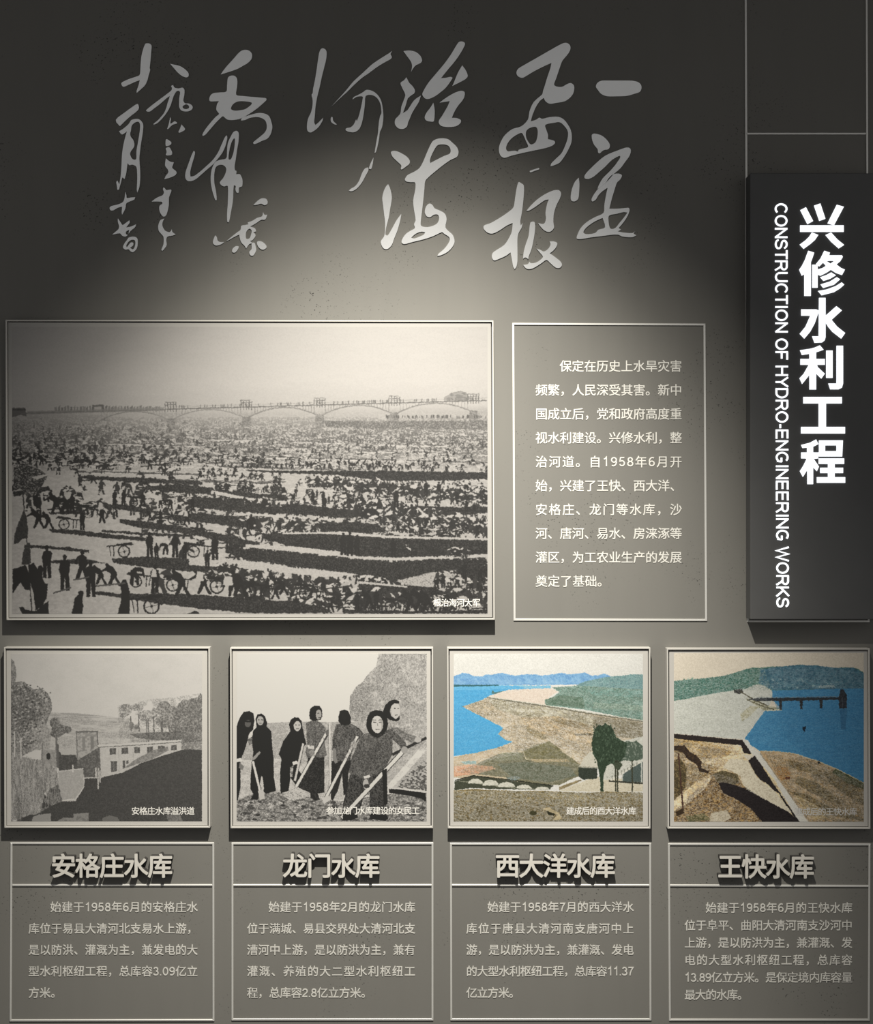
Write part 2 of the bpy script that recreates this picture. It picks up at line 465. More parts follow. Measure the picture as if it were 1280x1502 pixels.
# ---- crowd digging terraces before a long arched bridge -------------------------------
def paint_crowd():
    p = Print(17.8, 479.3, 714.8, 900.3, 2.0, 3); rg = random.Random(5)
    g1 = p.noise(3, 2, 2, 1); g2 = p.noise(9, 5, 3, 2); g3 = p.noise(60, 14, 3, 3); gr = p.noise(1.6, 1.6, 1, 4)
    yy = (np.arange(p.h)/p.sc+479.3)[:, None]; xx = (np.arange(p.w)/p.sc+17.8)[None, :]
    sky = .90-.05*np.clip((yy-560)/40, 0, 1)+(g3-.5)*.02
    p.a[:] = np.broadcast_to(sky[..., None], p.a.shape)
    hz = 603-(xx-18)*.012
    gnd = np.clip((yy-hz)/8, 0, 1)
    dens = np.clip((yy-hz)/60, 0, 1)
    base = .84+(g2-.5)*.10
    # far speckle: crowds too distant to tell apart
    k = np.clip((g1*.55+g2*.25+p.noise(30, 5, 2, 8)*.2-.475)/.05+.5, 0, 1)
    far = base*(1-k)+(.80-.42*dens)*k
    a = p.a[..., 0]; a[:] = a*(1-gnd)+far*gnd
    haze = np.exp(-np.clip(yy-hz, 0, 999)/26)*gnd
    a[:] = a*(1-.30*haze)+.72*.30*haze
    p.a[:] = a[..., None]
    # hill and far buildings
    p.poly(Q('650,583 662,576 675,573 684,576 690,585 680,589 655,588'), .72, 1, (.60, g2, .5, .1))
    p.poly(Q('18,598 37,598 39,611 30,608 18,612'), .52); p.line(Q('19,601 38,601'), 2, .40)
    for i in range(34):
        x = 80+i*4.6; p.poly([(x, 595+rg.random()*3), (x+2+rg.random()*2, 594+rg.random()*3), (x+3, 603), (x, 603)], .58+.1*rg.random())
    p.poly(Q('135,594 152,593 153,604 135,604'), .55); p.poly(Q('138,597 149,596 149,603 138,603'), .8)
    p.poly(Q('40,603 240,597 240,602 40,608'), .66, .7)
    # bridge
    def deck(x): return 600-(x-246)*.0275
    p.line([(30, 606), (246, 600.5)], 1.6, .58, .8)
    piers = [140, 250, 361, 468.5, 578, 694]
    for a0, b0 in zip(piers[:-1], piers[1:]):
        f = .66 if a0 < 300 else .60
        pts = []
        for i in range(25):
            t = i/24; x = a0+4+(b0-a0-8)*t
            pts.append((x, deck(x)+15-13*(1-(2*t-1)**2)))
        p.poly(pts+[(pts[-1][0], 612), (pts[0][0], 612)], .83, .55)
        p.poly(pts+[(b0, 614), (a0, 614)], .80, .6, (.68, g1, .55, .1)) if False else None
        p.line(pts, 1.5, f)
        for i in range(1, 24):
            if abs(i-12) > 3: p.line([(pts[i][0], deck(pts[i][0])), pts[i]], .8, f+.04)
    p.line([(246, deck(246)), (714, deck(714))], 1.6, .54)
    p.line([(246, deck(246)-3.5), (714, deck(714)-3.5)], .6, .7)
    for x in piers[1:]:
        for i in range(5):
            p.line([(x-8+i*4, deck(x)-11+rg.random()*3), (x-8+i*4, deck(x)+4)], 1.1, .5)
        p.line([(x-8, deck(x)-6), (x+8, deck(x)-7)], 1, .55); p.line([(x-8, deck(x)-10), (x+6, deck(x)-10)], .8, .6)
        p.poly([(x-6, deck(x)+14), (x+6, deck(x)+14), (x+7, deck(x)+42), (x-7, deck(x)+42)], .70, 1, (.56, g1, .5, .1))
    for i in range(90):
        x = rg.uniform(250, 712); p.line([(x, deck(x)-5), (x, deck(x)-1)], 1.0, .55)
    for i in range(60):
        x = rg.uniform(560, 712); y = 612+rg.random()*2; p.line([(x, y-4), (x, y)], 1.3, .45)
    # ------------ figures
    D = .25
    def person(x, y, h, c=D, pose=0, fl=1):
        w = h/50.0
        def pl(s, cc=c): p.poly([(x+fl*(a)*w, y-b*w) for a, b in Q(s)], cc)
        if pose == 0:      # standing
            pl('-6,0 -1,0 0,20 2,0 7,0 6,24 8,38 5,42 2,43 3,49 0,51 -3,49 -2,43 -6,41 -8,30 -6,22')
        elif pose == 1:    # pushing forward
            pl('-16,0 -10,0 -2,16 4,4 8,0 11,2 6,16 5,24 14,30 24,26 25,29 14,36 17,42 12,45 8,40 0,36 -6,26 -7,16')
        elif pose == 2:    # bending low
            pl('-8,0 -3,0 -2,18 3,10 4,0 9,0 8,14 4,28 14,26 18,14 20,15 18,28 17,34 10,36 0,36 -8,30 -9,18')
        else:              # walking
            pl('-10,0 -5,1 0,17 6,0 12,1 6,22 7,36 12,28 14,30 9,40 3,43 4,48 0,50 -3,48 -2,43 -7,38 -9,26 -6,22')
    def cart(x, y, r, c=D, fl=1):
        p.ring(x, y, r, r*.22, c); p.line([(x-r*.9, y+r*.2), (x+r*.9, y-r*.2)], r*.06, c, .7); p.line([(x-r*.3, y-r*.9), (x+r*.3, y+r*.9)], r*.06, c, .7); p.ell(x, y, r*.2, r*.2, c)
        p.line([(x-fl*1.6*r, y-r*1.3), (x+fl*3.2*r, y-r*.9)], r*.2, c)
        p.line([(x-fl*1.4*r, y-r*1.5), (x+fl*1.4*r, y-r*1.15)], r*.35, c)
        p.line([(x+fl*1.9*r, y-r*1.0), (x+fl*1.8*r, y+r*.9)], r*.16, c); p.line([(x+fl*2.6*r, y-r*.9), (x+fl*2.3*r, y+r*.8)], r*.13, c)
    dk = (.30, gr, .5, .5)
    def band(s, f, c=.25, c2=.38):
        pts = [f(q) for q in Q(s)]
        # ragged edges
        out = []
        for i, a0 in enumerate(pts):
            b0 = pts[(i+1) % len(pts)]; n = max(1, int(abs(b0[0]-a0[0])/3))
            for k_ in range(n):
                t = k_/n; out.append((a0[0]+(b0[0]-a0[0])*t+rg.uniform(-.6, .6), a0[1]+(b0[1]-a0[1])*t+rg.uniform(-.9, .9)))
        p.poly(out, c, 1, (c2, gr, .62, .3))
    R1 = lambda q: (360+q[0]/3.368, 460+q[1]/3.37)
    R2 = lambda q: (360+q[0]/3.368, 680+q[1]/3.369)
    L2 = lambda q: (q[0]/3.368, 680+q[1]/3.369)
    # light ground under the near part
    nk = np.clip((yy-(690-.0*xx))/40, 0, 1)*np.clip(1-(xx-250)/260+np.clip((yy-700)/400, 0, 1)*.0, 0, 1)
    lite = (.84+(g2-.5)*.16)
    a = p.a[..., 0]; nk2 = nk*np.clip((xx > 0), 0, 1)
    a[:] = a*(1-nk2*.85)+lite*nk2*.85
    nk3 = np.clip((yy-645)/50, 0, 1)*.92
    a[:] = a*(1-nk3)+np.maximum(a, lite)*nk3
    p.a[:] = a[..., None]
    thin = [(640, .06, 200, 714, 1.3, .45), (647, .05, 60, 500, 1.6, .45), (655, .05, 300, 714, 1.6, .42), (662, .05, 90, 600, 2.2, .40), (669, .05, 380, 714, 2, .38),
            (673, .05, 150, 430, 3, .38), (681, .045, 230, 520, 3, .34), (690, .05, 110, 330, 2.8, .34), (700, .05, 160, 380, 4.5, .32)]
    band('380,530 700,532 1190,528 1190,572 700,570 400,560', R1, .50, .72)
    for y0, sl, xa, xb, th, c in thin:
        x = xa
        while x < xb:
            w = rg.uniform(14, 46); y = y0+sl*(x-xa)*.5
            if rg.random() < .8: p.poly([(x, y), (x+w, y+.02*w+rg.uniform(-.5, .8)), (x+w, y+th), (x, y+th*rg.uniform(.7, 1.3))], c, .9, (c+.2, gr, .6, .3))
            if rg.random() < .6: p.poly([(x, y+th), (x+w, y+th), (x+w, y+th+1.6), (x, y+th+1.6)], .88)
            x += w
    # crowds, back to front
    items = []
    for i in range(4200):
        t = rg.random()**.66; y = 614+t*286; x = rg.uniform(18, 716)
        right = np.clip((x-230)/180, 0, 1)
        h = (4.2+(y-615)*(.175-.10*right))
        if y > 690 and x < 330:
            if rg.random() < (.96 if y > 770 else .82): continue
            if x < 210 and y > 765: continue
        if y > 800 and x < 470 and x > 210 and rg.random() < .7: continue
        if y > 685 and x > 330 and rg.random() < .5: continue
        items.append((y, x, h))
    items.sort()
    def sliver(a_, b_, q, c=.87):
        t = rg.uniform(-.7, .9); ct, st_ = math.cos(t), math.sin(t); w = q*rg.uniform(.22, .5)
        p.poly([(a_+u*ct-v*st_, b_+u*st_+v*ct) for u, v in ((-q, 0), (-q*.3, -w), (q*.6, -w*.8), (q, w*.2), (q*.2, w))], c)
    def crowd(items, slv):
        for y, x, h in items:
            near = min(1, (y-612)/70); c = .60-.34*near
            r = rg.random()
            person(x, y, h, c+rg.uniform(-.02, .06), rg.choice([0, 1, 1, 2, 3]), rg.choice([-1, 1]))
            if r < slv: sliver(x+rg.uniform(-h*.7, h*.7), y-rg.uniform(.1, .9)*h, h*rg.uniform(.15, .42), rg.choice([.86, .80, .88]))
            if rg.random() < slv*.6: sliver(x+rg.uniform(-h*.3, h*.5), y-rg.uniform(.3, .8)*h, h*rg.uniform(.10, .22), .88)
            if r > .80: p.line([(x-h*.8, y-h*.25), (x+h*.9, y-h*.38)], max(.7, h*.07), c)
            if r > .95 and h > 9: cart(x+h*.5, y-h*.2, h*.24, c)
    crowd(items, .8)
    for i in range(1500):
        y = 625+rg.random()**.8*170; x = rg.uniform(18, 705); w = rg.uniform(3, 14)*(1 if y > 660 else .6)
        if y > 720 and x > 330 and rg.random() < .5: continue
        p.poly([(x, y), (x+w*.5, y-.2), (x+w, y+.5), (x+w*.8, y+1.3), (x+w*.1, y+1.0)], rg.choice([.88, .84, .88]), .95)
    for s in ('0,28 160,35 700,35 1195,42 1195,75 1000,82 700,85 450,56 150,44 0,36',
              '60,150 200,150 205,186 0,166 -120,150 -100,140', '-200,165 0,195 300,205 480,225 700,235 720,245 480,270 330,255 150,245 0,238 -160,215',
              '370,290 560,288 640,300 700,335 600,345 380,335 350,310', '80,345 350,340 480,345 700,370 1195,378 1195,445 950,457 730,462 560,456 460,430 200,420 190,400 80,368',
              '-100,400 0,422 200,432 450,465 730,485 930,470 1060,475 1190,470 1190,500 1060,520 900,540 770,575 680,562 560,545 420,530 250,510 0,470 -100,440',
              '-330,640 0,665 200,680 380,705 430,738 0,738 -330,705', '560,590 700,600 900,600 1000,640 900,660 700,650 560,620',
              '820,205 1000,215 1195,212 1195,240 1000,262 820,240', '480,720 900,728 1195,722 1195,740 480,740', '1040,500 1195,505 1195,560 1100,590 1040,560',
              '400,640 560,655 800,668 820,690 560,690 400,668'):
        band(s, R2, .24, .36)
    for s in ('920,180 1000,165 1280,180 1280,240 1160,235 940,215', '940,243 1280,268 1280,325 1160,310 1000,290 860,282 850,262', '520,198 640,205 760,228 740,245 600,228 520,215',
              '590,272 730,288 900,312 1000,330 1090,345 1280,390 1280,425 1100,385 1000,362 850,335 700,318 590,292', '240,322 400,330 560,350 720,365 720,382 500,366 330,345 250,338',
              '500,326 700,340 950,352 950,364 700,352 500,336', '550,468 700,458 900,468 1100,480 1200,510 1280,518 1280,585 1150,560 1100,548 900,530 700,508 560,492',
              '450,628 620,643 800,640 1000,652 1200,665 1280,670 1280,735 1150,720 1000,704 840,700 600,662 470,646', '60,140 240,110 250,130 70,160',
              '120,400 330,412 440,428 440,440 300,425 120,412', '240,480 420,470 520,490 400,495 250,492', '700,112 900,100 1280,150 1280,176 1000,150 700,128', '240,240 420,232 420,248 250,250', '400,60 700,70 1000,90 1000,102 640,92 400,72'):
        band(s, L2, .25, .38)
    for s in ('-170,130 0,165 200,190 200,200 0,178 -170,150', '-60,240 200,255 480,275 480,284 100,262 -60,252', '0,398 240,408 460,434 560,458 730,463 940,457 1195,445 1195,462 950,470 730,478 560,470 440,455 200,430 0,412',
              '-280,450 0,478 250,515 440,532 560,548 400,560 0,520 -280,500', '180,340 480,335 700,355 1195,368 1195,378 700,366 380,346 180,348', '560,580 800,605 800,612 560,592'):
        p.poly([R2(q) for q in Q(s)], .87, 1, (.80, g1, .6, .2))
    p.poly([R2(q) for q in Q('740,580 920,535 1060,545 1070,600 900,610 800,600')], .82, 1, (.55, g1, .66, .08))
    # people along the tops of the banks
    row = []
    def along(s, f, n, h):
        pts = [f(q) for q in Q(s)]
        for _ in range(n):
            k_ = rg.randrange(len(pts)-1); t = rg.random(); a0, b0 = pts[k_], pts[k_+1]
            row.append((a0[1]+(b0[1]-a0[1])*t+rg.uniform(-2, 2), a0[0]+(b0[0]-a0[0])*t, h*rg.uniform(.8, 1.25)))
    along('0,20 300,22 700,25 1195,35', R2, 60, 9); along('-150,130 100,145 200,150', R2, 40, 11); along('300,110 700,150 1195,200', R2, 190, 15); along('480,200 800,260 1195,330', R2, 120, 16)
    along('500,120 800,150 1195,170', R2, 110, 14); along('0,320 350,335', R2, 34, 18); along('480,255 1195,355', R2, 80, 17); along('-120,560 100,600 400,640', R2, 46, 20); along('450,700 1100,722', R2, 24, 24)
    along('-200,580 0,610 200,640', R2, 40, 17); along('700,440 1180,470', R2, 12, 15); along('900,580 1190,640', R2, 18, 18); along('-180,190 100,215 300,225', R2, 26, 13)
    row.sort(); crowd(row, .75)
    # ------------ nearer figures read from the photograph
    def LP(u0, u1, top, bot, pose, fl=1, c=.22):
        person((u0+u1)/2/3.368, 680+bot/3.369, (bot-top)/3.369*(1.0 if pose in (0, 3) else 1.12), c, pose, fl)
    for q in ((252,300,140,245,1,-1),(300,345,150,250,2,-1),(335,375,150,245,0,1),(480,525,215,295,3,1),(540,590,130,205,0,1),(595,625,130,205,0,-1),(690,720,140,215,3,-1),
              (775,810,165,220,2,1),(820,860,165,225,2,-1),(160,215,220,320,1,-1),(205,270,235,322,1,-1),(385,425,240,328,0,1),(720,760,235,282,1,-1),(780,806,225,290,0,1),(905,940,222,302,3,-1),
              (720,755,338,462,0,1),(755,788,392,475,0,1),(798,835,378,450,2,-1),(848,880,345,462,0,1),(895,928,388,470,0,-1),(1045,1075,355,475,0,1),(1005,1040,428,520,0,1),
              (212,250,405,565,0,1),(295,342,452,628,0,1),(388,425,430,572,3,-1),(425,470,480,658,0,1),(470,520,500,600,1,-1),(530,590,490,605,1,-1),(640,690,490,600,2,1),(740,790,500,640,0,-1),
              (860,930,520,655,1,-1),(975,1030,525,645,1,-1),(1120,1180,540,655,2,-1),(1165,1200,525,650,1,-1),(940,960,165,235,0,1),(1180,1280,255,325,2,1),(1220,1260,250,325,0,1)):
        LP(*q[:4], q[4], q[5])
    for u, v, r in ((315,300,25),(412,232,20),(660,190,20),(848,276,18),(612,434,28),(955,434,28),(670,582,28),(747,704,37),(852,600,30),(1070,607,33),(1232,632,32)):
        cart(u/3.368, 680+v/3.369, r/3.369, .24, -1 if u in (747, 612) else 1)
    for q in ((965,1005,530,580),(1100,1150,555,600),(745,775,520,560),(480,510,190,225),(905,930,232,260),(775,800,150,180)):
        p.poly([L2(a_) for a_ in ((q[0], q[3]), (q[0]+8, q[2]), (q[1]-5, q[2]+4), (q[1], q[3]))], .84)
    # flag carriers and heads at the lower left corner
    p.line([L2((103, 20)), L2((118, 220)), L2((140, 480)), L2((156, 735))], 1.6, .3)
    p.poly([L2(q) for q in Q('118,225 130,260 138,330 135,368 108,372 90,392 66,397 72,345 92,290')], .36, 1, (.28, g1, .5, .2))
    p.poly([L2(q) for q in Q('132,392 147,390 152,490 128,500 106,498 112,440')], .36, 1, (.28, g1, .5, .2))
    p.poly([L2(q) for q in Q('62,520 100,510 125,500 150,560 148,600 145,625 125,625 100,585 62,640')], .22)
    p.poly([L2(q) for q in Q('140,500 165,490 185,520 190,505 205,502 212,515 208,560 220,590 235,595 230,660 210,700 175,725 165,640 150,590')], .21)
    p.poly([L2(q) for q in Q('92,710 110,705 125,722 175,728 220,690 238,678 240,742 110,742')], .24)
    p.poly([L2(q) for q in Q('385,632 398,625 413,632 410,650 405,672 410,705 405,742 352,742 362,700 370,660 388,648')], .22)
    p.poly([L2(q) for q in Q('592,600 605,572 622,572 632,600 640,640 640,742 580,742 595,690 600,640')], .22)
    p.poly([L2(q) for q in Q('66,20 130,5 200,30 235,60 200,120 160,165 120,150 100,120 66,140')], .30, 1, (.75, g1, .60, .1))
    p.poly([L2(q) for q in Q('150,65 235,50 245,55 180,78')], .86)
    p.poly([L2(q) for q in Q('160,160 185,150 200,200 185,215 165,205')], .24)
    for a0, b0 in (((260, 640), (350, 612)), ((360, 575), (440, 560)), ((470, 605), (620, 590))):
        p.line([L2(a0), L2(b0)], 2.2, .42)
    p.poly([L2(q) for q in Q('945,735 960,725 980,732 985,742 920,742')], .25)
    for u0, u1, t, b_, po, fl in ((530,570,640,725,0,1),(590,625,620,722,1,-1),(630,660,630,715,0,1),(790,835,615,735,1,-1),(845,875,610,725,1,-1),(880,915,620,730,1,-1),(925,960,555,620,2,1),
                                  (960,990,550,615,0,1),(1065,1095,490,570,0,1),(1140,1175,510,580,2,1),(1075,1105,180,235,0,1),(1115,1140,195,240,0,1),(470,495,350,450,0,1),(505,525,345,455,0,-1),(540,560,360,450,0,1),
                                  (720,738,375,465,0,1),(320,345,140,200,0,1),(375,400,160,240,0,-1),(225,250,150,190,0,1),(730,755,140,225,0,1),(880,900,90,160,0,1),(945,965,95,160,0,1),(90,125,560,620,0,1),(165,205,560,650,1,-1),(130,170,590,670,1,1),(0,30,560,640,1,1)):
        person(360+(u0+u1)/2/3.368, 680+b_/3.369, (b_-t)/3.369*1.08, .24, po, fl)
    for u, v, r in ((22,632,28),(295,640,31),(715,705,27),(997,700,24),(410,690,20)):
        cart(360+u/3.368, 680+v/3.369, r/3.369, .24)
    p.warp(2.0, 4)
    p.a += (gr[..., None]-.5)*.05
    p.blur(1)
    a = p.a[..., 0]; a = np.clip((a-.5)*1.05+.5, .22, .93)
    p.a[..., 0] = a; p.a[..., 1] = a*.98; p.a[..., 2] = a*.96
    return p.image('crowd_photograph', .305)

def bw_finish(p, name, gain, grain=.05):
    p.warp(2.6 if 'spill' in name else 1.6, 5)
    g = p.rg.random((p.h, p.w)).astype(np.float32)
    p.a += (g[..., None]-.5)*grain*2
    p.blur(1)
    ck = 1.22 if 'women' in name else 1.12
    p.a = np.clip((p.a-.56)*ck+.58, .17, .93)
    p.a[..., 1] *= .985; p.a[..., 2] *= .965
    return p.image(name, gain)

# ---- spillway ------------------------------------------------------------------------
def paint_spill():
    p = Print(16.2, 958.7, 296.3, 1204.5, 3.0, 4); p.thb = .01; p.mixb = .25; p.tf(lambda q: (q[0]/4, 940+q[1]/4))
    n1 = p.noise(5, 5, 4, 1); n2 = p.noise(10, 8, 4, 2); st = p.noise(5, 40, 4, 3); hs = p.noise(40, 5, 3, 4); ls = p.noise(70, 50, 3, 5)
    p.a[:] = (.865+(ls-.5)*.05)[..., None]
    p.poly(Q('280,415 400,424 520,432 640,442 740,455 800,500 1000,560 1060,620 300,700 200,600'), .80, 1, (.70, hs, .56, .12))
    p.poly(Q('350,422 450,424 600,438 500,442 360,432'), .66, .7); p.poly(Q('380,460 560,470 740,480 560,486 400,474'), .68, .7, (.8, n1, .5, .1))
    p.poly(Q('300,560 600,540 760,560 800,580 580,600 400,640 320,640'), .80, 1, (.72, n1, .55, .1))
    # left tree
    T = Q('65,100 85,140 96,200 90,240 140,238 165,260 200,285 240,278 275,300 300,345 305,400 285,450 265,500 235,560 240,600 200,640 120,680 65,660')
    p.poly(T, .68, 1, (.44, n1, .50, .10)); p.poly(Q('65,260 130,245 180,290 250,330 240,420 200,500 140,540 65,500'), .60, 1, (.36, n1, .47, .08))
    p.poly(Q('190,480 260,470 300,540 290,640 180,640'), .74, .9, (.56, n1, .52, .08))
    p.poly(Q('60,100 82,120 95,170 75,200 62,240'), .70, 1, (.5, n1, .5, .1))
    for c in ((320,480,30,28),(345,520,45,35),(390,520,30,22),(330,545,35,22)): p.ell(*c, .62, 1, (.36, n1, .45, .08))
    p.line(Q('330,560 330,640'), 10, .5)
    # right trees
    for c in ((735,405,38,35),(800,390,40,22),(720,430,22,22),(860,440,50,35),(905,420,20,28)): p.ell(*c, .80, 1, (.46, n1, .50, .06))
    for c in ((960,400,46,48),(1000,440,60,60),(960,470,50,40),(1040,500,60,50)): p.ell(*c, .72, 1, (.42, n1, .48, .07))
    p.poly(Q('1020,450 1045,370 1075,340 1100,345 1130,335 1160,330 1172,305 1184,312 1184,640 1060,640 1030,560'), .64, 1, (.38, n1, .46, .08))
    for x, a, b in ((765,440,530),(812,430,530),(858,460,600),(868,460,600),(944,470,570),(950,470,570),(990,500,570),(900,440,540)): p.line([(x, a), (x+3, b)], 6, .42)
    p.ell(770, 495, 14, 22, .5); p.ell(800, 505, 12, 14, .5)
    p.poly(Q('760,545 900,535 1060,530 1060,585 900,582 800,568'), .50, 1, (.36, n1, .5, .1))
    p.poly(Q('1060,600 1184,590 1184,636 1060,638'), .55, 1, (.78, n1, .55, .06))
    LT = Q('65,100 85,140 96,200 90,240 140,238 165,260 200,285 240,278 275,300 300,345 305,400 285,450 265,500 235,560 240,600 200,640 120,680 65,660')
    p.ink(LT, 6, 6, 21, .05, .45, .35, 0, .75, (.25, .25, .25)); p.ink(Q('1020,330 1184,305 1184,640 700,600 690,380 900,340'), 5, 5, 22, .05, .45, .30, 0, .6, (.25, .25, .25))
    p.ink(Q('300,420 700,445 1000,570 580,610 330,640'), 16, 3, 23, .05, .30, .2, .08, .55, (.3, .3, .3))
    for i in range(420):
        x, y = p.rg.random()*250+60, p.rg.random()*430+200
        if x < 300-(y-300)*.25 and y > 250+(x-150)*.25: p.ell(x, y, 6, 5, float(p.rg.choice([.32, .45, .78, .85])), .7, None, 6)
    # tower and dark bays
    p.poly(Q('447,532 570,528 575,640 520,690 450,712'), .74, 1, (.60, n2, .52, .1)); p.line(Q('443,535 575,530'), 8, .48); p.line(Q('448,530 452,700'), 5, .5); p.line(Q('568,530 574,620'), 5, .42)
    p.poly(Q('480,560 500,560 500,640 484,650'), .6); p.poly(Q('530,560 548,558 550,630 532,640'), .56)
    p.poly(Q('345,650 440,655 452,700 452,762 345,760'), .36, 1, (.46, n1, .55, .1)); p.poly(Q('330,600 345,610 345,750 332,740'), .45)
    p.poly(Q('345,640 445,632 447,668 360,668'), .78)
    p.poly(Q('452,700 520,660 580,622 590,800 492,802 486,750 452,756'), .42, 1, (.56, n1, .52, .08)); p.line(Q('492,803 560,803'), 5, .82)
    # building
    p.poly(Q('580,622 1062,585 1064,650 830,716 720,775 588,802'), .83, 1, (.78, n1, .5, .2))
    p.line(Q('572,614 860,598 1064,583'), 10, .84); p.line(Q('576,624 860,607 1064,592'), 3.5, .45); p.line(Q('582,622 590,800'), 4, .5)
    for q in ('642,630 680,627 680,665 642,667','712,627 750,624 750,662 712,664','787,624 820,622 820,656 787,658','862,622 895,618 895,655 862,657','925,617 965,614 965,648 925,650','1002,612 1036,608 1036,640 1002,642',
              '648,706 685,704 685,764 650,768','718,702 733,701 733,744 720,748','740,701 753,700 753,720 741,722'):
        p.poly(Q(q), .40, 1, (.52, n1, .55, .1))
    for x in (662, 732, 804, 878, 945, 1018): p.line([(x, 622), (x, 660)], 2.5, .62)
    p.line(Q('664,706 666,764'), 3, .62); p.line(Q('695,625 697,770'), 2, .7); p.line(Q('780,620 782,740'), 2, .68)
    p.poly(Q('720,750 800,690 900,640 980,620 990,640 900,690 780,730'), .6, .8, (.45, n1, .5, .08))
    # dark embankment
    p.poly(Q('1062,640 1100,636 1184,640 1184,1058 100,1058 120,1035 235,1005 262,900 300,965 362,942 442,938 492,858 496,808 590,802 720,772 830,716 960,670'), .33, 1, (.40, p.noise(3, 3, 1, 9), .55, .5))
    p.poly(Q('600,840 800,760 1184,700 1184,850 800,930 620,900'), .38, .5, (.32, n2, .5, .2))
    p.poly(Q('340,764 488,745 490,852 432,936 366,940 352,900'), .76, 1, (.70, n1, .5, .15)); p.line(Q('365,936 436,928'), 8, .88)
    p.line(Q('345,764 488,748'), 5, .86)
    # left sloping wall
    p.poly(Q('65,650 110,672 170,690 230,695 330,742 345,830 366,940 305,965 262,880 235,1005 120,1035 65,1058'), .72, 1, (.52, st, .52, .10))
    p.poly(Q('240,640 330,640 332,742 240,700'), .70, 1, (.6, n1, .5, .1)); p.ell(283, 676, 12, 20, .28); p.line(Q('250,600 246,700'), 4, .5); p.line(Q('328,600 334,740'), 6, .5)
    p.poly(Q('290,870 340,840 366,940 305,965 262,945'), .42, 1, (.52, st, .5, .1)); p.poly(Q('100,900 125,960 130,1050 95,1058'), .42, .8, (.6, st, .5, .1))
    p.poly(Q('170,700 200,700 250,860 262,900 250,940 215,860'), .52, .8, (.7, st, .5, .1))
    p.ink(Q('65,650 230,695 330,742 366,940 305,965 235,1005 65,1058'), 4, 26, 24, .05, .45, .5, 0, .7, (.25, .25, .25))
    for x, a, b, c in ((84,530,680,.85),(122,570,690,.84),(426,725,770,.88),(562,742,805,.84),(575,745,870,.80),(585,760,830,.8)): p.line([(x, a), (x+1, b)], 8, c)
    p.poly(Q('195,1010 298,1006 298,1058 185,1058'), .66); p.poly(Q('430,1014 520,1008 520,1058 330,1058 372,1036 430,1038'), .62, 1, (.5, n2, .55, .15))
    p.poly(Q('600,1040 640,1022 690,1035 700,1058 600,1058'), .50); p.poly(Q('975,1020 1030,1005 1062,1030 1070,1058 985,1058'), .46, 1, (.6, n1, .5, .2)); p.line(Q('130,1050 225,1015 298,1006'), 7, .34)
    return bw_finish(p, 'spillway_photograph', .43, .045)

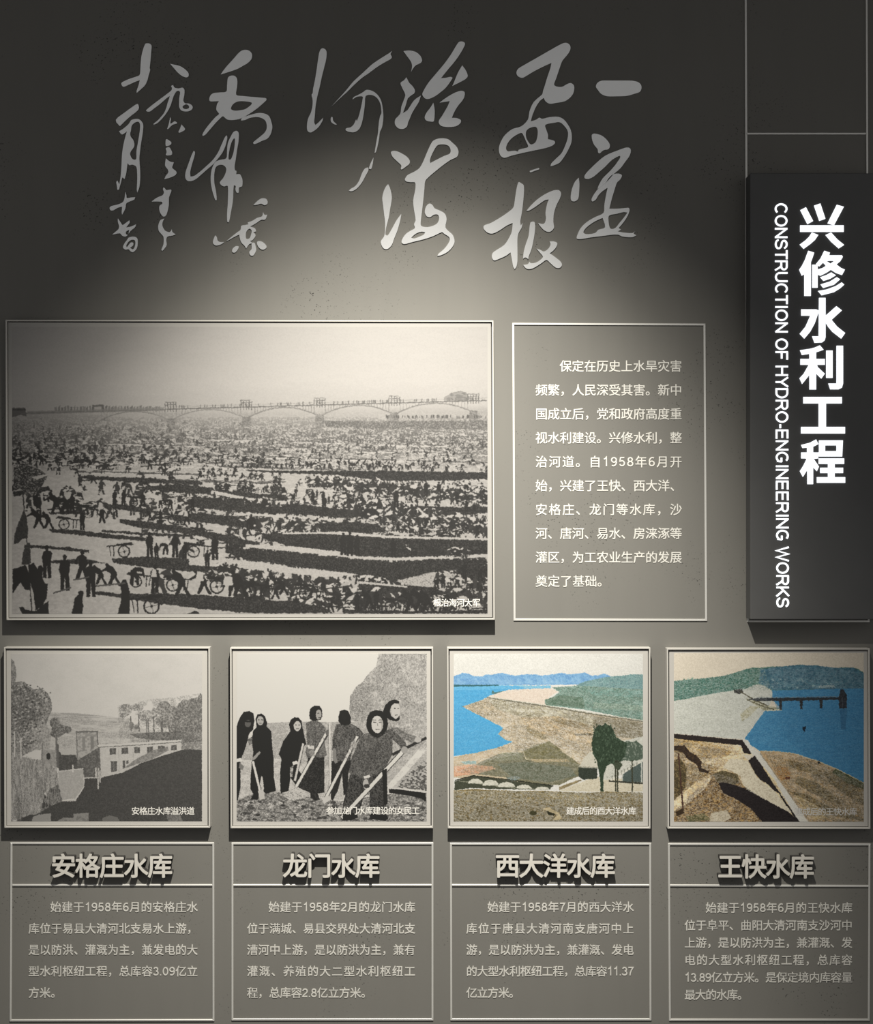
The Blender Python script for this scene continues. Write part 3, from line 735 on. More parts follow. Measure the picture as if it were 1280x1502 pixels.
# ---- women with shovels -----------------------------------------------------------------
def paint_women():
    p = Print(347, 958.9, 625.7, 1204.8, 3.0, 5); p.thb = .02; p.mixb = .2; p.tf(lambda q: (325+q[0]/4, 940+q[1]/4)); rg = random.Random(8)
    n1 = p.noise(3.6, 3.2, 2, 1); n2 = p.noise(14, 10, 3, 2); n0 = p.noise(3, 3, 1, 3); ls = p.noise(70, 8, 3, 5); cl = p.noise(5, 9, 4, 7)
    p.a[:] = (.885+(ls-.5)*.03)[..., None]
    p.poly(Q('255,482 420,474 640,476 870,470 870,900 88,930 88,640 200,560'), .74, 1, (.62, n1, .50, .12))
    p.poly(Q('88,700 330,690 480,720 700,760 720,930 400,960 88,950'), .80, 1, (.66, n1, .60, .1))
    p.poly(Q('918,76 1202,76 1202,640 1000,640 880,560 830,478 752,468 748,400 752,325 790,266 826,240 862,190 905,150'), .72, 1, (.52, cl*.6+n1*.4, .50, .08))
    p.poly(Q('1040,120 1202,90 1202,400 1100,330'), .78, .7, (.60, cl, .5, .1)); p.poly(Q('752,330 860,230 900,250 880,380 800,470 752,465'), .66, .7, (.42, n1, .50, .08))
    p.poly(Q('930,90 1000,120 960,250 930,330 900,240'), .64, .6, (.44, n1, .5, .08))
    p.poly(Q('900,600 1202,470 1202,870 900,870'), .74, .9, (.60, n1, .5, .1))
    p.poly(Q('960,860 1195,590 1202,640 1050,810 980,880'), .86, 1)
    p.poly(Q('1030,850 1080,790 1140,740 1202,690 1202,880 1060,870'), .72, 1, (.26, p.noise(8, 6, 2, 11), .5, .06))
    CL = Q('918,76 1202,76 1202,640 1000,640 880,560 830,478 752,468 748,400 752,325 790,266 826,240 862,190 905,150')
    p.ink(CL, 5, 4, 31, .06, .40, .45, -.3, .7, (.25, .25, .25)); p.ink(CL, 12, 8, 32, .03, .35, .3, .5, .5, (.2, .2, .2))
    p.ink(Q('90,480 1200,470 1200,930 90,930'), 5, 3, 33, .05, .30, .30, .1, .55, (.3, .3, .3))
    # rubble foreground
    p.poly(Q('88,935 180,900 300,880 380,900 700,940 960,900 1202,890 1202,1058 88,1058'), .70, 1, (.40, p.noise(8, 5, 2, 12), .48, .07))
    for i in range(260):
        x = rg.uniform(90, 1195); y = rg.uniform(940, 1050); r = rg.uniform(6, 18)
        c = rg.choice([.82, .76, .62, .36, .30])
        p.poly([(x-r, y+r*.2), (x-r*.3, y-r*.5), (x+r*.9, y-r*.3), (x+r, y+r*.3), (x, y+r*.6)], c)
    p.ink(Q('88,935 180,900 380,900 700,940 960,900 1202,890 1202,1058 88,1058'), 6, 4, 34, .04, .6, .3, 0, .8, (.15, .15, .15))
    p.poly(Q('980,868 1050,872 1195,892 1198,945 1170,925 1100,908 982,892'), .22); p.line(Q('975,862 1100,872 1200,884'), 8, .82)
    def sh(a, b, w=15, c=.84):
        p.line([a, b], w+6, .30); p.line([a, b], w, c)
    tex = lambda c: (c+.07, n0, .55, .3)
    # far left woman
    p.poly(Q('88,500 105,450 130,416 160,411 185,425 192,465 184,520 160,545 150,590 130,650 110,700 110,860 94,935 88,935'), .20, 1, tex(.17)); p.ell(153, 484, 19, 22, .42); p.line(Q('135,470 172,474'), 10, .22)
    p.poly(Q('150,580 180,560 184,600 160,612'), .55, 1, (.3, n1, .5, .1)); p.poly(Q('88,690 112,686 118,706 88,712'), .86); p.poly(Q('104,712 130,735 122,758 100,745'), .52)
    # second
    p.poly(Q('198,455 210,432 232,426 252,440 266,480 262,500 290,530 294,600 304,700 305,800 318,880 262,896 240,884 232,788 218,880 212,932 168,932 186,900 168,868 170,780 185,650 178,600 182,530 205,505'), .17, 1, tex(.14))
    p.ell(226, 468, 20, 28, .70); p.line(Q('212,462 222,463'), 4, .3); p.line(Q('230,463 241,464'), 4, .3); p.line(Q('220,482 234,483'), 4, .42)
    p.poly(Q('232,790 240,884 248,870 240,800'), .8); sh((182, 705), (228, 895), 13); p.poly(Q('212,880 245,872 252,925 222,935'), .78)
    p.poly(Q('175,690 205,660 220,645 230,655 200,690 185,702'), .62)
    # third
    p.poly(Q('395,490 405,462 425,448 450,450 468,470 474,510 484,560 496,606 484,614 470,600 470,660 448,712 452,760 480,800 500,850 470,862 436,850 402,800 392,880 345,895 342,780 350,690 334,665 360,590 392,545 402,530'), .17, 1, tex(.14))
    p.ell(443, 500, 22, 30, .76); p.line(Q('430,492 440,493'), 4, .3); p.line(Q('448,493 458,493'), 4, .3); p.line(Q('436,516 452,514'), 4, .4)
    sh((478, 600), (428, 822), 12, .80); p.poly(Q('412,710 440,702 448,720 418,730'), .86); p.poly(Q('400,740 420,730 415,800 400,800'), .75, 1, (.4, n1, .5, .1))
    # fourth
    p.poly(Q('505,684 602,682 602,890 562,895 575,930 548,938 520,920 520,892 452,862 470,800 497,740'), .22, 1, (.34, n1, .55, .12))
    p.poly(Q('494,485 530,464 575,474 610,510 604,600 616,668 600,684 500,682 490,650 502,612 497,560'), .50, 1, (.34, n1, .48, .10))
    p.poly(Q('513,425 520,395 545,379 572,381 587,400 590,440 580,462 550,470 530,466 515,456'), .20); p.ell(568, 432, 17, 30, .66); p.line(Q('562,424 572,425'), 4, .3); p.line(Q('566,452 582,450'), 5, .35)
    p.poly(Q('502,612 540,616 540,636 504,632'), .88); p.line(Q('545,480 552,660'), 3, .25)
    p.poly(Q('360,905 400,872 440,856 488,885 492,920 450,930 400,938'), .80, 1, (.55, n1, .58, .08)); p.line(Q('620,540 436,856'), 22, .28); sh((616, 535), (436, 856), 15, .86)
    p.ell(622, 538, 14, 18, .45); p.ell(528, 655, 17, 16, .55)
    p.line(Q('632,480 636,880'), 9, .84); p.line(Q('626,480 630,880'), 2.5, .5)
    # fifth
    p.poly(Q('645,704 762,700 742,780 738,895 715,905 706,780 680,880 668,900 652,935 640,930 640,880'), .22, 1, tex(.2))
    p.poly(Q('670,490 720,484 765,488 805,512 832,545 800,582 772,622 752,702 680,706 664,650 648,640 650,560'), .42, 1, (.26, n1, .46, .10))
    p.poly(Q('686,440 692,412 718,402 742,412 756,445 756,482 735,497 700,492 684,470'), .15); p.ell(716, 446, 15, 22, .23)
    p.poly(Q('652,630 670,630 672,680 680,712 664,720 650,690'), .55); p.line(Q('795,560 600,945'), 22, .28); sh((795, 560), (598, 945), 15, .86); p.ell(772, 607, 17, 20, .74)
    p.poly(Q('585,925 625,905 640,930 600,958'), .8)
    # seventh, behind
    p.poly(Q('990,505 1030,510 1085,538 1140,562 1162,580 1155,604 1120,600 1080,580 1020,600'), .60, 1, (.40, n1, .48, .1)); p.ell(1020, 408, 26, 48, .78)
    p.poly(Q('945,412 960,375 985,352 1015,344 1042,354 1040,366 1010,366 992,385 985,410 992,440 1020,460 1042,440 1044,462 1022,473 985,462 952,440'), .15)
    p.line(Q('1010,395 1020,396'), 5, .3); p.line(Q('1030,396 1038,397'), 5, .3); p.line(Q('1015,436 1032,434'), 5, .4); p.ell(908, 380, 12, 20, .66)
    # sixth, the nearest
    p.poly(Q('752,782 860,800 942,760 966,750 970,900 962,1020 870,1025 866,880 845,860 820,960 792,1015 712,1000 712,955'), .30, 1, (.20, n1, .47, .12))
    p.poly(Q('842,542 870,540 905,555 950,545 985,512 1040,555 1080,600 1088,640 1062,655 1040,612 1002,580 1000,662 990,685 962,740 935,762 900,790 868,800 862,815 830,810 746,775 760,690 790,620 805,575'), .44, 1, (.28, n1, .48, .09))
    p.poly(Q('852,640 900,620 905,680 860,760 850,800 836,800'), .30, .7, (.42, n1, .5, .1)); p.line(Q('905,600 900,690'), 4, .22); p.line(Q('870,690 940,690'), 3, .24)
    p.poly(Q('848,500 852,450 870,418 905,405 940,412 966,440 975,485 966,530 942,556 915,572 880,555 860,535'), .14); p.ell(912, 490, 35, 52, .80)
    p.line(Q('888,476 905,478'), 5, .36); p.line(Q('922,478 938,476'), 5, .36); p.line(Q('884,464 905,465'), 4, .4); p.line(Q('920,465 940,464'), 4, .4); p.line(Q('913,482 915,500'), 4, .6); p.line(Q('902,519 925,518'), 6, .48); p.poly(Q('925,450 945,470 946,510 928,538 936,500'), .62, .6)
    for jk, sd in (('842,542 905,555 985,512 1040,555 1088,640 1062,655 1002,580 990,685 942,740 868,800 746,775 790,620', 35), ('494,485 530,464 610,510 616,668 500,682', 36), ('670,490 765,488 832,545 752,702 680,706 650,560', 37), ('752,782 942,760 970,900 962,1020 870,1025 845,860 792,1015 712,1000', 38)):
        p.ink(Q(jk), 4, 6, sd, .05, .5, .28, .2, .6, (.12, .12, .12))
    p.poly(Q('830,795 868,785 872,800 836,808'), .84); p.line(Q('1202,568 1000,668'), 16, .26); p.line(Q('1070,640 700,1042'), 30, .30); sh((1072, 638), (702, 1040), 21, .88)
    p.ell(1072, 640, 20, 22, .66); p.ell(845, 840, 17, 30, .72); p.ell(1150, 580, 20, 17, .74); p.ell(850, 852, 18, 12, .3)
    p.poly(Q('712,1005 790,1010 800,1035 760,1052 708,1055'), .13); p.poly(Q('865,1015 960,1015 978,1040 960,1056 870,1044'), .13); p.poly(Q('940,760 968,750 972,960 950,960'), .16)
    return bw_finish(p, 'women_photograph', .45, .03)

def rgb(*c): return tuple(v/255 for v in c)

def colour_finish(p, name, gain, grain=.025, tint=(1, 1, 1)):
    p.warp(3.2, 5)
    f = p.noise(3, 2.4, 3, 91)-.5; p.a += f[..., None]*.16
    m = p.a.mean(2, keepdims=True); k = .16 if 'lake' in name else .02
    ck = 1.10 if 'lake' in name else 1.18
    p.a = np.clip((p.a-.55)*ck+.565, .08, .96)
    sat = np.clip((p.a[..., 2:3]-p.a[..., 0:1])*3, 0, 1)          # water keeps its blue
    p.a = p.a+(m-p.a)*k*(1-sat*.7)
    g = p.rg.random((p.h, p.w)).astype(np.float32)
    p.a += (g[..., None]-.5)*grain*2; p.blur(1)
    return p.image(name, gain, tint)

# ---- bright lake ----------------------------------------------------------------------
def paint_lake():
    p = Print(665.3, 959, 942.7, 1204.7, 3.0, 6); p.thb = .03; p.mixb = .28; p.tf(lambda q: (645+q[0]/4, 940+q[1]/4)); rg = random.Random(3)
    n1 = p.noise(4.5, 2.6, 3, 1); n2 = p.noise(9, 5, 4, 2); ls = p.noise(90, 40, 2, 5); dg = p.noise(9, 3.5, 4, 6)
    p.a[:] = np.array(rgb(222, 221, 216)); p.a += (ls[..., None]-.5)*.03
    p.poly(Q('80,206 110,196 135,186 165,192 200,206 245,210 270,196 300,200 330,192 365,186 400,196 440,204 500,196 560,196 600,204 660,196 715,186 750,196 800,192 850,185 890,204 930,200 960,190 1000,208 900,240 820,256 80,262'), rgb(130,176,215), 1, (rgb(108,156,205), n2, .5, .12))
    for i in range(26):
        x = rg.uniform(90, 900); p.poly([(x, 200+rg.uniform(0, 12)), (x+24, 235), (x+40, 252), (x+5, 248)], rgb(150,190,222), .45)
    p.poly(Q('800,262 840,240 900,226 980,210 1060,204 1120,196 1192,196 1192,300 820,285'), rgb(128,166,166), 1, (rgb(96,132,138), n1, .52, .1))
    p.poly(Q('80,260 650,262 645,280 400,288 300,318 240,348 130,385 200,422 280,462 372,510 340,545 380,578 425,592 330,628 200,658 80,676'), rgb(88,172,220), 1, (rgb(78,160,212), n1, .5, .3))
    p.poly(Q('80,262 650,262 640,276 80,290'), rgb(120,190,228), .5)
    p.poly(Q('80,256 200,258 345,256 345,264 200,266 80,268'), rgb(60,110,120)); p.poly(Q('450,262 640,266 650,274 500,276'), rgb(150,196,214), .8)
    p.poly(Q('300,308 310,286 318,300 390,292 400,296 330,312'), rgb(80,120,120))
    p.poly(Q('285,322 400,287 520,280 650,277 690,296 640,330 625,378 520,362 400,345'), rgb(226,212,198), 1, (rgb(212,192,176), n1, .6, .2))
    p.poly(Q('655,272 820,262 1192,285 1192,475 1000,432 840,402 620,376 612,350 660,330 700,300'), rgb(140,172,162), 1, (rgb(88,122,108), dg*.6+n1*.4, .50, .07))
    p.poly(Q('615,345 700,318 840,330 850,395 700,380 622,374'), rgb(86,112,92), .9, (rgb(120,150,132), n1, .5, .06))
    p.poly(Q('860,285 1192,290 1192,330 900,320'), rgb(130,176,170), .6, (rgb(100,140,135), n1, .5, .1)); p.poly(Q('900,360 1192,380 1192,410 900,395'), rgb(190,205,186), .5, (rgb(100,130,112), n1, .5, .08))
    p.poly(Q('130,385 240,350 278,330 600,380 900,432 1192,478 1192,600 1100,600 900,700 600,860 80,800 80,680 200,658 330,628 430,592 380,578 340,545 372,510 280,462 200,422'), rgb(206,190,162), 1, (rgb(176,158,126), n1, .52, .14))
    p.poly(Q('280,340 620,380 900,440 900,520 640,470 500,450 330,400'), rgb(196,190,164), .9, (rgb(132,124,96), dg, .52, .08))
    p.poly(Q('480,450 700,440 900,500 890,620 700,560 520,540'), rgb(214,188,148), .8, (rgb(140,118,80), dg*.5+n1*.5, .52, .07))
    p.poly(Q('640,455 800,470 900,510 840,520 680,480'), rgb(150,130,92), .8, (rgb(105,92,62), n1, .5, .08)); p.poly(Q('500,500 560,520 640,570 600,580 520,550'), rgb(120,108,72), .7, (rgb(190,170,130), n1, .5, .08))
    p.poly(Q('780,545 890,540 900,552 800,556'), rgb(95,85,60)); p.poly(Q('900,440 1192,480 1192,580 1030,560 900,520'), rgb(150,142,118), .9, (rgb(104,98,78), n1, .5, .08))
    p.line(Q('275,331 600,378 900,428 1192,472'), 10, rgb(120,116,100)); p.line(Q('278,327 600,374 900,424 1192,467'), 5, rgb(206,204,190))
    p.poly(Q('480,650 560,612 640,588 700,630 745,665 820,725 700,705 600,700 505,692'), rgb(132,126,88), 1, (rgb(104,100,66), n1, .5, .12))
    p.poly(Q('700,640 800,640 900,650 900,740 830,720 760,680'), rgb(214,200,172), .9, (rgb(160,140,104), n1, .55, .08))
    p.poly(Q('200,728 340,664 400,650 490,655 502,692 740,702 830,730 815,790 700,845 540,840 380,800 200,780 90,770'), rgb(136,132,104), 1, (rgb(100,100,76), n1*.6+n2*.4, .5, .08))
    p.poly(Q('330,720 500,708 760,740 800,790 640,830 420,800'), rgb(112,122,108), .8, (rgb(88,92,70), n1, .5, .1)); p.poly(Q('360,655 440,652 480,662 490,690 440,700 320,700'), rgb(150,150,124), .9, (rgb(118,124,100), n1, .5, .1))
    p.line(Q('345,656 490,650 504,692 740,702'), 4, rgb(214,202,170)); p.poly(Q('520,694 740,690 760,708 560,712'), rgb(210,186,142), .7)
    p.poly(Q('390,800 440,792 480,805 440,822 400,820'), rgb(140,162,168), .8, (rgb(110,112,92), n1, .5, .1))
    p.poly(Q('82,735 180,724 300,735 325,750 220,778 82,795'), rgb(226,176,142), .9, (rgb(196,128,96), n1, .55, .1)); p.poly(Q('118,708 160,702 215,706 210,722 150,726'), rgb(140,176,176))
    p.poly(Q('80,690 300,650 320,660 200,700 80,715'), rgb(206,188,160), .8)
    GR = Q('655,272 820,262 1192,285 1192,470 1000,428 840,398 622,372 612,350 660,330 700,300')
    p.ink(GR, 5, 3, 41, .06, .55, .28, .12, .65, rgb(58,84,66)); p.ink(Q('800,262 900,226 1120,196 1192,196 1192,290'), 7, 3, 42, .05, .3, .2, .1, .6, rgb(80,110,110))
    SH = Q('130,385 278,332 600,382 900,434 1192,480 1192,600 900,640 820,720 740,660 640,590 480,650 330,628 430,592 340,545 372,510 200,422')
    p.ink(SH, 10, 3.2, 43, .05, .60, .35, .38, .60, rgb(92,80,52)); p.ink(SH, 22, 5, 44, .03, .55, .5, .45, .55, rgb(84,74,50))
    p.ink(Q('90,770 220,720 340,664 640,588 830,730 700,845 380,800'), 8, 2.8, 45, .06, .5, .28, .1, .7, rgb(70,68,44))
    p.ink(Q('80,690 330,630 480,655 300,700 90,780'), 12, 3, 46, .05, .35, .4, 0, .5, rgb(120,96,66))
    # trough with white domes
    p.poly(Q('85,825 195,792 660,852 640,874 560,872 300,868 190,862 85,876'), rgb(74,78,62)); p.line(Q('88,818 196,790 430,818 665,850'), 6, rgb(50,52,40)); p.line(Q('110,822 420,862 640,872'), 4, rgb(150,150,130))
    for x, y, rx, ry in ((207,826,44,22),(296,838,48,26),(390,848,52,24),(492,856,46,18),(600,862,40,14)):
        p.poly([(x+rx*math.cos(math.pi*i/10), y+10-ry*1.3*math.sin(math.pi*i/10)) for i in range(11)], rgb(216,214,200), 1, (rgb(186,186,172), n1, .5, .2))
    # sluice building and path
    p.poly(Q('700,880 840,822 930,796 1192,820 1192,884 900,884'), rgb(214,206,184), 1, (rgb(190,180,154), n1, .55, .15)); p.line(Q('700,862 830,815'), 8, rgb(120,104,72)); p.poly(Q('700,856 800,818 810,830 700,876'), rgb(170,154,116), .9, (rgb(110,96,64), n1, .5, .1))
    p.poly(Q('815,738 840,690 880,650 930,660 935,745'), rgb(204,200,184)); p.poly(Q('812,742 922,748 920,808 840,815 812,795'), rgb(58,66,56)); p.line(Q('810,738 925,744'), 5, rgb(150,148,130))
    p.poly(Q('935,650 1000,600 1192,560 1192,700 1000,815 935,815'), rgb(206,206,196), 1, (rgb(170,172,162), n1, .6, .1))
    p.poly(Q('1075,780 1130,740 1192,705 1192,830 1070,824'), rgb(84,98,94)); p.line(Q('1000,815 1192,700'), 10, rgb(216,214,202)); p.line(Q('990,822 1192,836'), 9, rgb(60,62,52))
    for i in range(9): p.line([(1010+i*18, 790-i*10), (1010+i*18, 812-i*10)], 4, rgb(120,122,112))
    p.line(Q('1068,780 1070,824'), 7, rgb(190,192,182)); p.line(Q('1182,700 1182,830'), 7, rgb(196,198,190))
    # foreground scrub
    fg = p.noise(5, 3.5, 4, 12)
    p.poly(Q('80,878 200,868 330,876 450,880 600,878 700,884 860,890 980,884 1192,890 1192,1060 80,1060'), rgb(164,146,104), 1, (rgb(96,84,50), fg, .47, .12))
    p.poly(Q('80,960 500,940 760,980 1192,960 1192,1060 80,1060'), rgb(130,112,74), .7, (rgb(68,60,36), fg, .50, .10)); p.poly(Q('560,890 860,900 1000,940 700,930'), rgb(190,172,124), .7, (rgb(120,104,62), n1, .5, .1))
    p.ink(Q('80,880 450,880 860,890 1192,890 1192,1060 80,1060'), 6, 4, 47, .07, .55, .42, .05, .8, rgb(52,48,26)); p.ink(Q('80,880 450,880 860,890 1192,890 1192,1060 80,1060'), 12, 5, 48, .03, .4, .4, .15, .6, rgb(60,54,30))
    p.ell(655, 1005, 26, 20, rgb(50,50,34)); p.ell(545, 1010, 22, 14, rgb(70,68,42)); p.poly(Q('600,985 640,975 700,1010 715,1045 660,1050 690,1020'), rgb(206,188,148), .8)
    # trees
    leaf = p.noise(6, 9, 2, 14)
    tr = (rgb(78,98,78), leaf, .60, .08)
    p.poly(Q('1060,600 1090,588 1130,592 1150,584 1192,620 1192,690 1160,700 1120,704 1080,700 1040,715 1010,700 1030,640'), rgb(84,100,86), 1, (rgb(150,158,146), leaf, .62, .08))
    p.poly(Q('888,600 896,560 905,520 925,500 938,490 950,498 968,482 980,490 1000,505 1015,520 1030,560 1060,580 1095,600 1090,640 1082,680 1050,712 1000,722 975,735 966,765 958,800 958,884 942,884 938,800 930,760 918,700 896,660'), rgb(52,70,52), 1, tr)
    for x in (1028, 1040, 1126): p.line([(x, 700), (x+2, 884)], 8, rgb(64,66,50))
    p.poly(Q('1010,720 1060,710 1070,730 1045,760 1030,745'), rgb(70,80,62))
    for i in range(120):
        x = rg.uniform(895, 1020); y = rg.uniform(495, 720); p.poly([(x, y), (x+5, y-12), (x+8, y)], rgb(*rg.choice([(44,60,44), (86,106,84), (58,78,58)])))
    p.ink(Q('80,262 650,262 290,320 130,385 430,592 80,676'), 12, 2, 49, .04, .12, .10, 0, .6, rgb(40,110,160))
    return colour_finish(p, 'blue_lake_photograph', .55, .02)

# ---- dam slope and pier ------------------------------------------------------------------
def paint_dam():
    p = Print(988.2, 958, 1266.5, 1205.3, 3.0, 7); p.thb = .025; p.mixb = .12; p.tf(lambda q: (960+q[0]/4, 940+q[1]/4)); rg = random.Random(4)
    n1 = p.noise(5, 3, 3, 1); n2 = p.noise(9, 6, 4, 2); ls = p.noise(90, 40, 2, 5); dg = p.noise(9, 4, 4, 6)
    p.a[:] = np.array(rgb(216, 207, 192)); p.a += (ls[..., None]-.5)*.02
    p.poly(Q('110,236 200,226 300,218 400,206 460,190 540,163 570,158 640,156 680,150 740,150 800,146 850,138 900,146 950,142 1000,156 1060,158 1110,154 1165,157 1200,168 1228,190 1228,280 690,290 600,260 510,290 110,352'),
           rgb(104,140,132), 1, (rgb(76,110,98), n1*.5+n2*.5, .5, .08))
    p.poly(Q('620,165 740,150 850,140 950,144 1060,158 1165,157 1228,190 1228,280 690,288 610,250'), rgb(92,130,150), .85, (rgb(72,106,128), n2, .5, .1))
    for i in range(60):
        x = rg.uniform(660, 1060); y = rg.uniform(215, 270); p.poly([(x, y), (x+rg.uniform(8, 26), y+3), (x+12, y+9)], rgb(150,176,180), .7)
    for i in range(90):
        x = rg.uniform(120, 640); y = rg.uniform(215, 290); p.poly([(x, y), (x+rg.uniform(6, 18), y-3), (x+10, y+8)], rgb(*rg.choice([(60,92,78), (120,156,140), (150,176,164)])), .6)
    p.poly(Q('960,262 1050,258 1060,272 960,274'), rgb(186,196,192), .6)
    p.poly(Q('110,355 250,326 400,298 470,290 520,285 600,254 640,262 686,290 690,345 660,400 630,430 560,520 520,578 380,566 110,542'), rgb(202,204,196), 1, (rgb(186,188,180), n1, .55, .15))
    p.poly(Q('530,335 600,345 650,375 745,398 640,410 580,370'), rgb(190,188,166), .9, (rgb(110,106,76), n1, .55, .1)); p.poly(Q('500,430 560,380 610,385 560,440 510,470'), rgb(196,192,170), .8, (rgb(150,146,112), n1, .55, .1))
    for i in range(150):
        x = rg.uniform(120, 560); y = rg.uniform(360, 555); p.poly([(x, y), (x+6, y+1), (x+4, y+4)], rgb(150,152,142), .7)
    p.poly(Q('688,290 1228,278 1228,835 1150,790 1060,745 960,705 820,660 700,648 615,646 560,610 524,578 600,470 645,410 745,404 690,345'), rgb(86,146,184), 1, (rgb(76,134,174), p.noise(14, 3, 2, 15), .5, .2))
    p.poly(Q('700,350 1228,340 1228,835 1100,770 900,690 760,560'), rgb(70,126,166), .35)
    p.poly(Q('1085,400 1127,400 1120,520 1092,520'), rgb(60,104,138), .6)
    p.poly(Q('650,404 745,400 745,408 655,412'), rgb(206,204,186)); p.poly(Q('462,286 512,280 518,300 495,312 465,302'), rgb(64,64,62)); p.line(Q('500,296 580,345 660,380'), 7, rgb(92,88,72)); p.line(Q('540,345 640,385 700,402'), 5, rgb(86,82,62))
    p.poly(Q('540,342 600,336 1085,330 1085,346 740,352 600,352'), rgb(58,62,66)); p.line(Q('600,333 1085,326'), 3, rgb(130,140,146))
    for x, w, b in ((738,13,404),(859,13,402),(975,14,395)): p.poly([(x-w/2-3, 345), (x+w/2+3, 345), (x+w/2, b), (x-w/2, b)], rgb(56,58,60))
    p.poly(Q('1084,300 1090,284 1110,282 1114,300 1128,318 1126,360 1126,396 1080,396 1080,330'), rgb(58,60,66)); p.line(Q('1100,330 1100,390'), 3, rgb(86,90,96))
    p.poly(Q('868,503 884,500 888,515 880,520 882,532 874,530 866,516'), rgb(30,44,56)); p.line(Q('880,532 868,545'), 3, rgb(60,100,130))
    p.ink(Q('110,236 400,206 540,163 640,156 690,288 510,285 110,350'), 6, 4, 51, .05, .45, .40, -.15, .7, rgb(48,76,62)); p.ink(Q('660,150 1060,158 1228,190 1228,278 690,286'), 8, 4, 52, .05, .3, .25, .1, .6, rgb(56,84,104))
    p.ink(Q('110,355 600,256 686,290 660,400 520,575 110,540'), 9, 3, 53, .04, .2, .3, .1, .5, rgb(130,132,124)); p.ink(Q('690,290 1228,278 1228,835 820,660 530,580'), 12, 2, 54, .04, .18, .10, 0, .6, rgb(40,80,112))
    # sandy near bank
    p.poly(Q('110,570 300,588 480,606 530,640 600,650 880,1062 110,1062'), rgb(236,214,176), 1, (rgb(216,190,148), n1, .55, .15))
    p.poly(Q('110,575 250,585 330,600 450,650 420,680 330,690 200,680 110,640'), rgb(200,172,122), .9, (rgb(122,98,58), dg*.5+n1*.5, .5, .07))
    p.poly(Q('110,640 180,660 300,720 380,740 350,790 240,830 180,880 110,930'), rgb(190,166,124), .9, (rgb(96,78,52), dg*.5+n1*.5, .5, .07))
    p.ink(Q('110,580 500,612 700,820 850,1062 110,1062'), 9, 4, 55, .05, .6, .4, .25, .55, rgb(84,62,36)); p.ink(Q('110,580 430,640 330,740 110,940'), 6, 4, 56, .06, .55, .3, .1, .7, rgb(70,58,34))
    p.poly(Q('110,545 250,556 400,572 525,582 550,622 580,636 578,655 560,664 520,658 505,612 400,602 200,582 110,572'), rgb(58,52,50))
    p.poly(Q('510,575 545,580 560,610 585,635 640,670 720,800 895,1062 848,1062 760,920 700,810 620,720 585,690 540,620'), rgb(214,212,204)); p.line(Q('615,655 740,830 905,1062'), 5, rgb(160,150,132))
    p.poly(Q('515,668 580,668 582,695 548,700'), rgb(214,206,190))
    p.poly(Q('548,702 585,672 620,720 690,830 710,858 742,900 700,880 660,838 615,812 590,780'), rgb(56,52,52))
    p.poly(Q('690,830 742,905 850,1062 838,1062 760,950'), rgb(48,46,46))
    p.poly(Q('440,690 540,700 600,800 700,880 800,1000 780,1020 620,930 520,850 500,790 400,740'), rgb(220,212,192), 1, (rgb(190,180,160), n1, .58, .1))
    p.poly(Q('520,850 640,930 820,1040 800,1052 640,960 540,900'), rgb(200,198,186), .9, (rgb(60,58,50), n1, .5, .06))
    p.poly(Q('110,1000 200,950 300,860 350,770 400,760 485,780 500,820 560,900 600,1010 650,1062 110,1062'), rgb(184,156,112), 1, (rgb(86,66,44), dg*.4+n1*.6, .50, .08))
    p.poly(Q('340,780 400,760 490,785 495,830 450,850 380,850'), rgb(86,80,62), .9, (rgb(150,140,112), n1, .55, .07))
    p.ink(Q('110,1000 350,770 500,820 650,1062 110,1062'), 6, 5, 57, .06, .55, .35, -.4, .75, rgb(50,38,24))
    p.poly(Q('370,830 420,832 520,862 600,905 700,960 780,1000 850,1062 630,1062 560,980 480,930 400,892'), rgb(52,47,48))
    p.poly(Q('330,1010 420,990 450,1040 400,1062 320,1062'), rgb(212,206,190), .8, (rgb(180,170,150), n1, .5, .1)); p.poly(Q('180,1030 290,1010 330,1050 200,1062'), rgb(80,84,60), .8, (rgb(170,160,130), n1, .5, .1))
    p.poly(Q('112,615 175,612 205,650 245,672 275,708 272,745 318,765 312,778 262,765 245,725 190,690 165,655 112,640'), rgb(62,52,46), 1, (rgb(90,74,54), n1, .6, .1))
    p.poly(Q('112,700 150,690 186,740 180,860 150,900 112,935'), rgb(74,66,48), .9, (rgb(140,122,88), n1, .55, .08)); p.line(Q('138,660 150,800 166,1000'), 9, rgb(84,64,56)); p.poly(Q('120,1005 165,980 172,1010 130,1030'), rgb(70,58,44))
    # right bank
    p.poly(Q('615,648 720,650 820,662 880,684 960,708 1060,750 1150,792 1228,836 1228,1062 905,1062 740,830'), rgb(198,176,144), 1, (rgb(172,146,110), n1, .5, .15))
    p.poly(Q('690,740 760,735 800,770 790,810 740,820'), rgb(190,150,100), .9, (rgb(156,110,66), n1, .5, .1)); p.ell(778, 806, 14, 8, rgb(96,54,40))
    for s in ('780,700 900,720 1000,780 980,800 860,760 790,740', '840,790 960,840 1060,910 1100,960 1020,940 900,880 820,830', '980,750 1100,790 1228,850 1228,960 1130,910 1020,830', '780,880 900,900 1000,960 1100,1010 1228,1040 1228,1060 1060,1030 860,930'):
        p.poly(Q(s), rgb(150,132,96), .85, (rgb(78,68,48), dg*.4+n1*.6, .50, .08))
    p.poly(Q('1060,750 1228,830 1228,870 1120,830 1040,770'), rgb(96,104,76), .9, (rgb(60,66,48), n1, .5, .1)); p.poly(Q('820,900 940,960 1040,1040 940,1050 860,990'), rgb(206,188,150), .9, (rgb(184,160,118), n1, .5, .1))
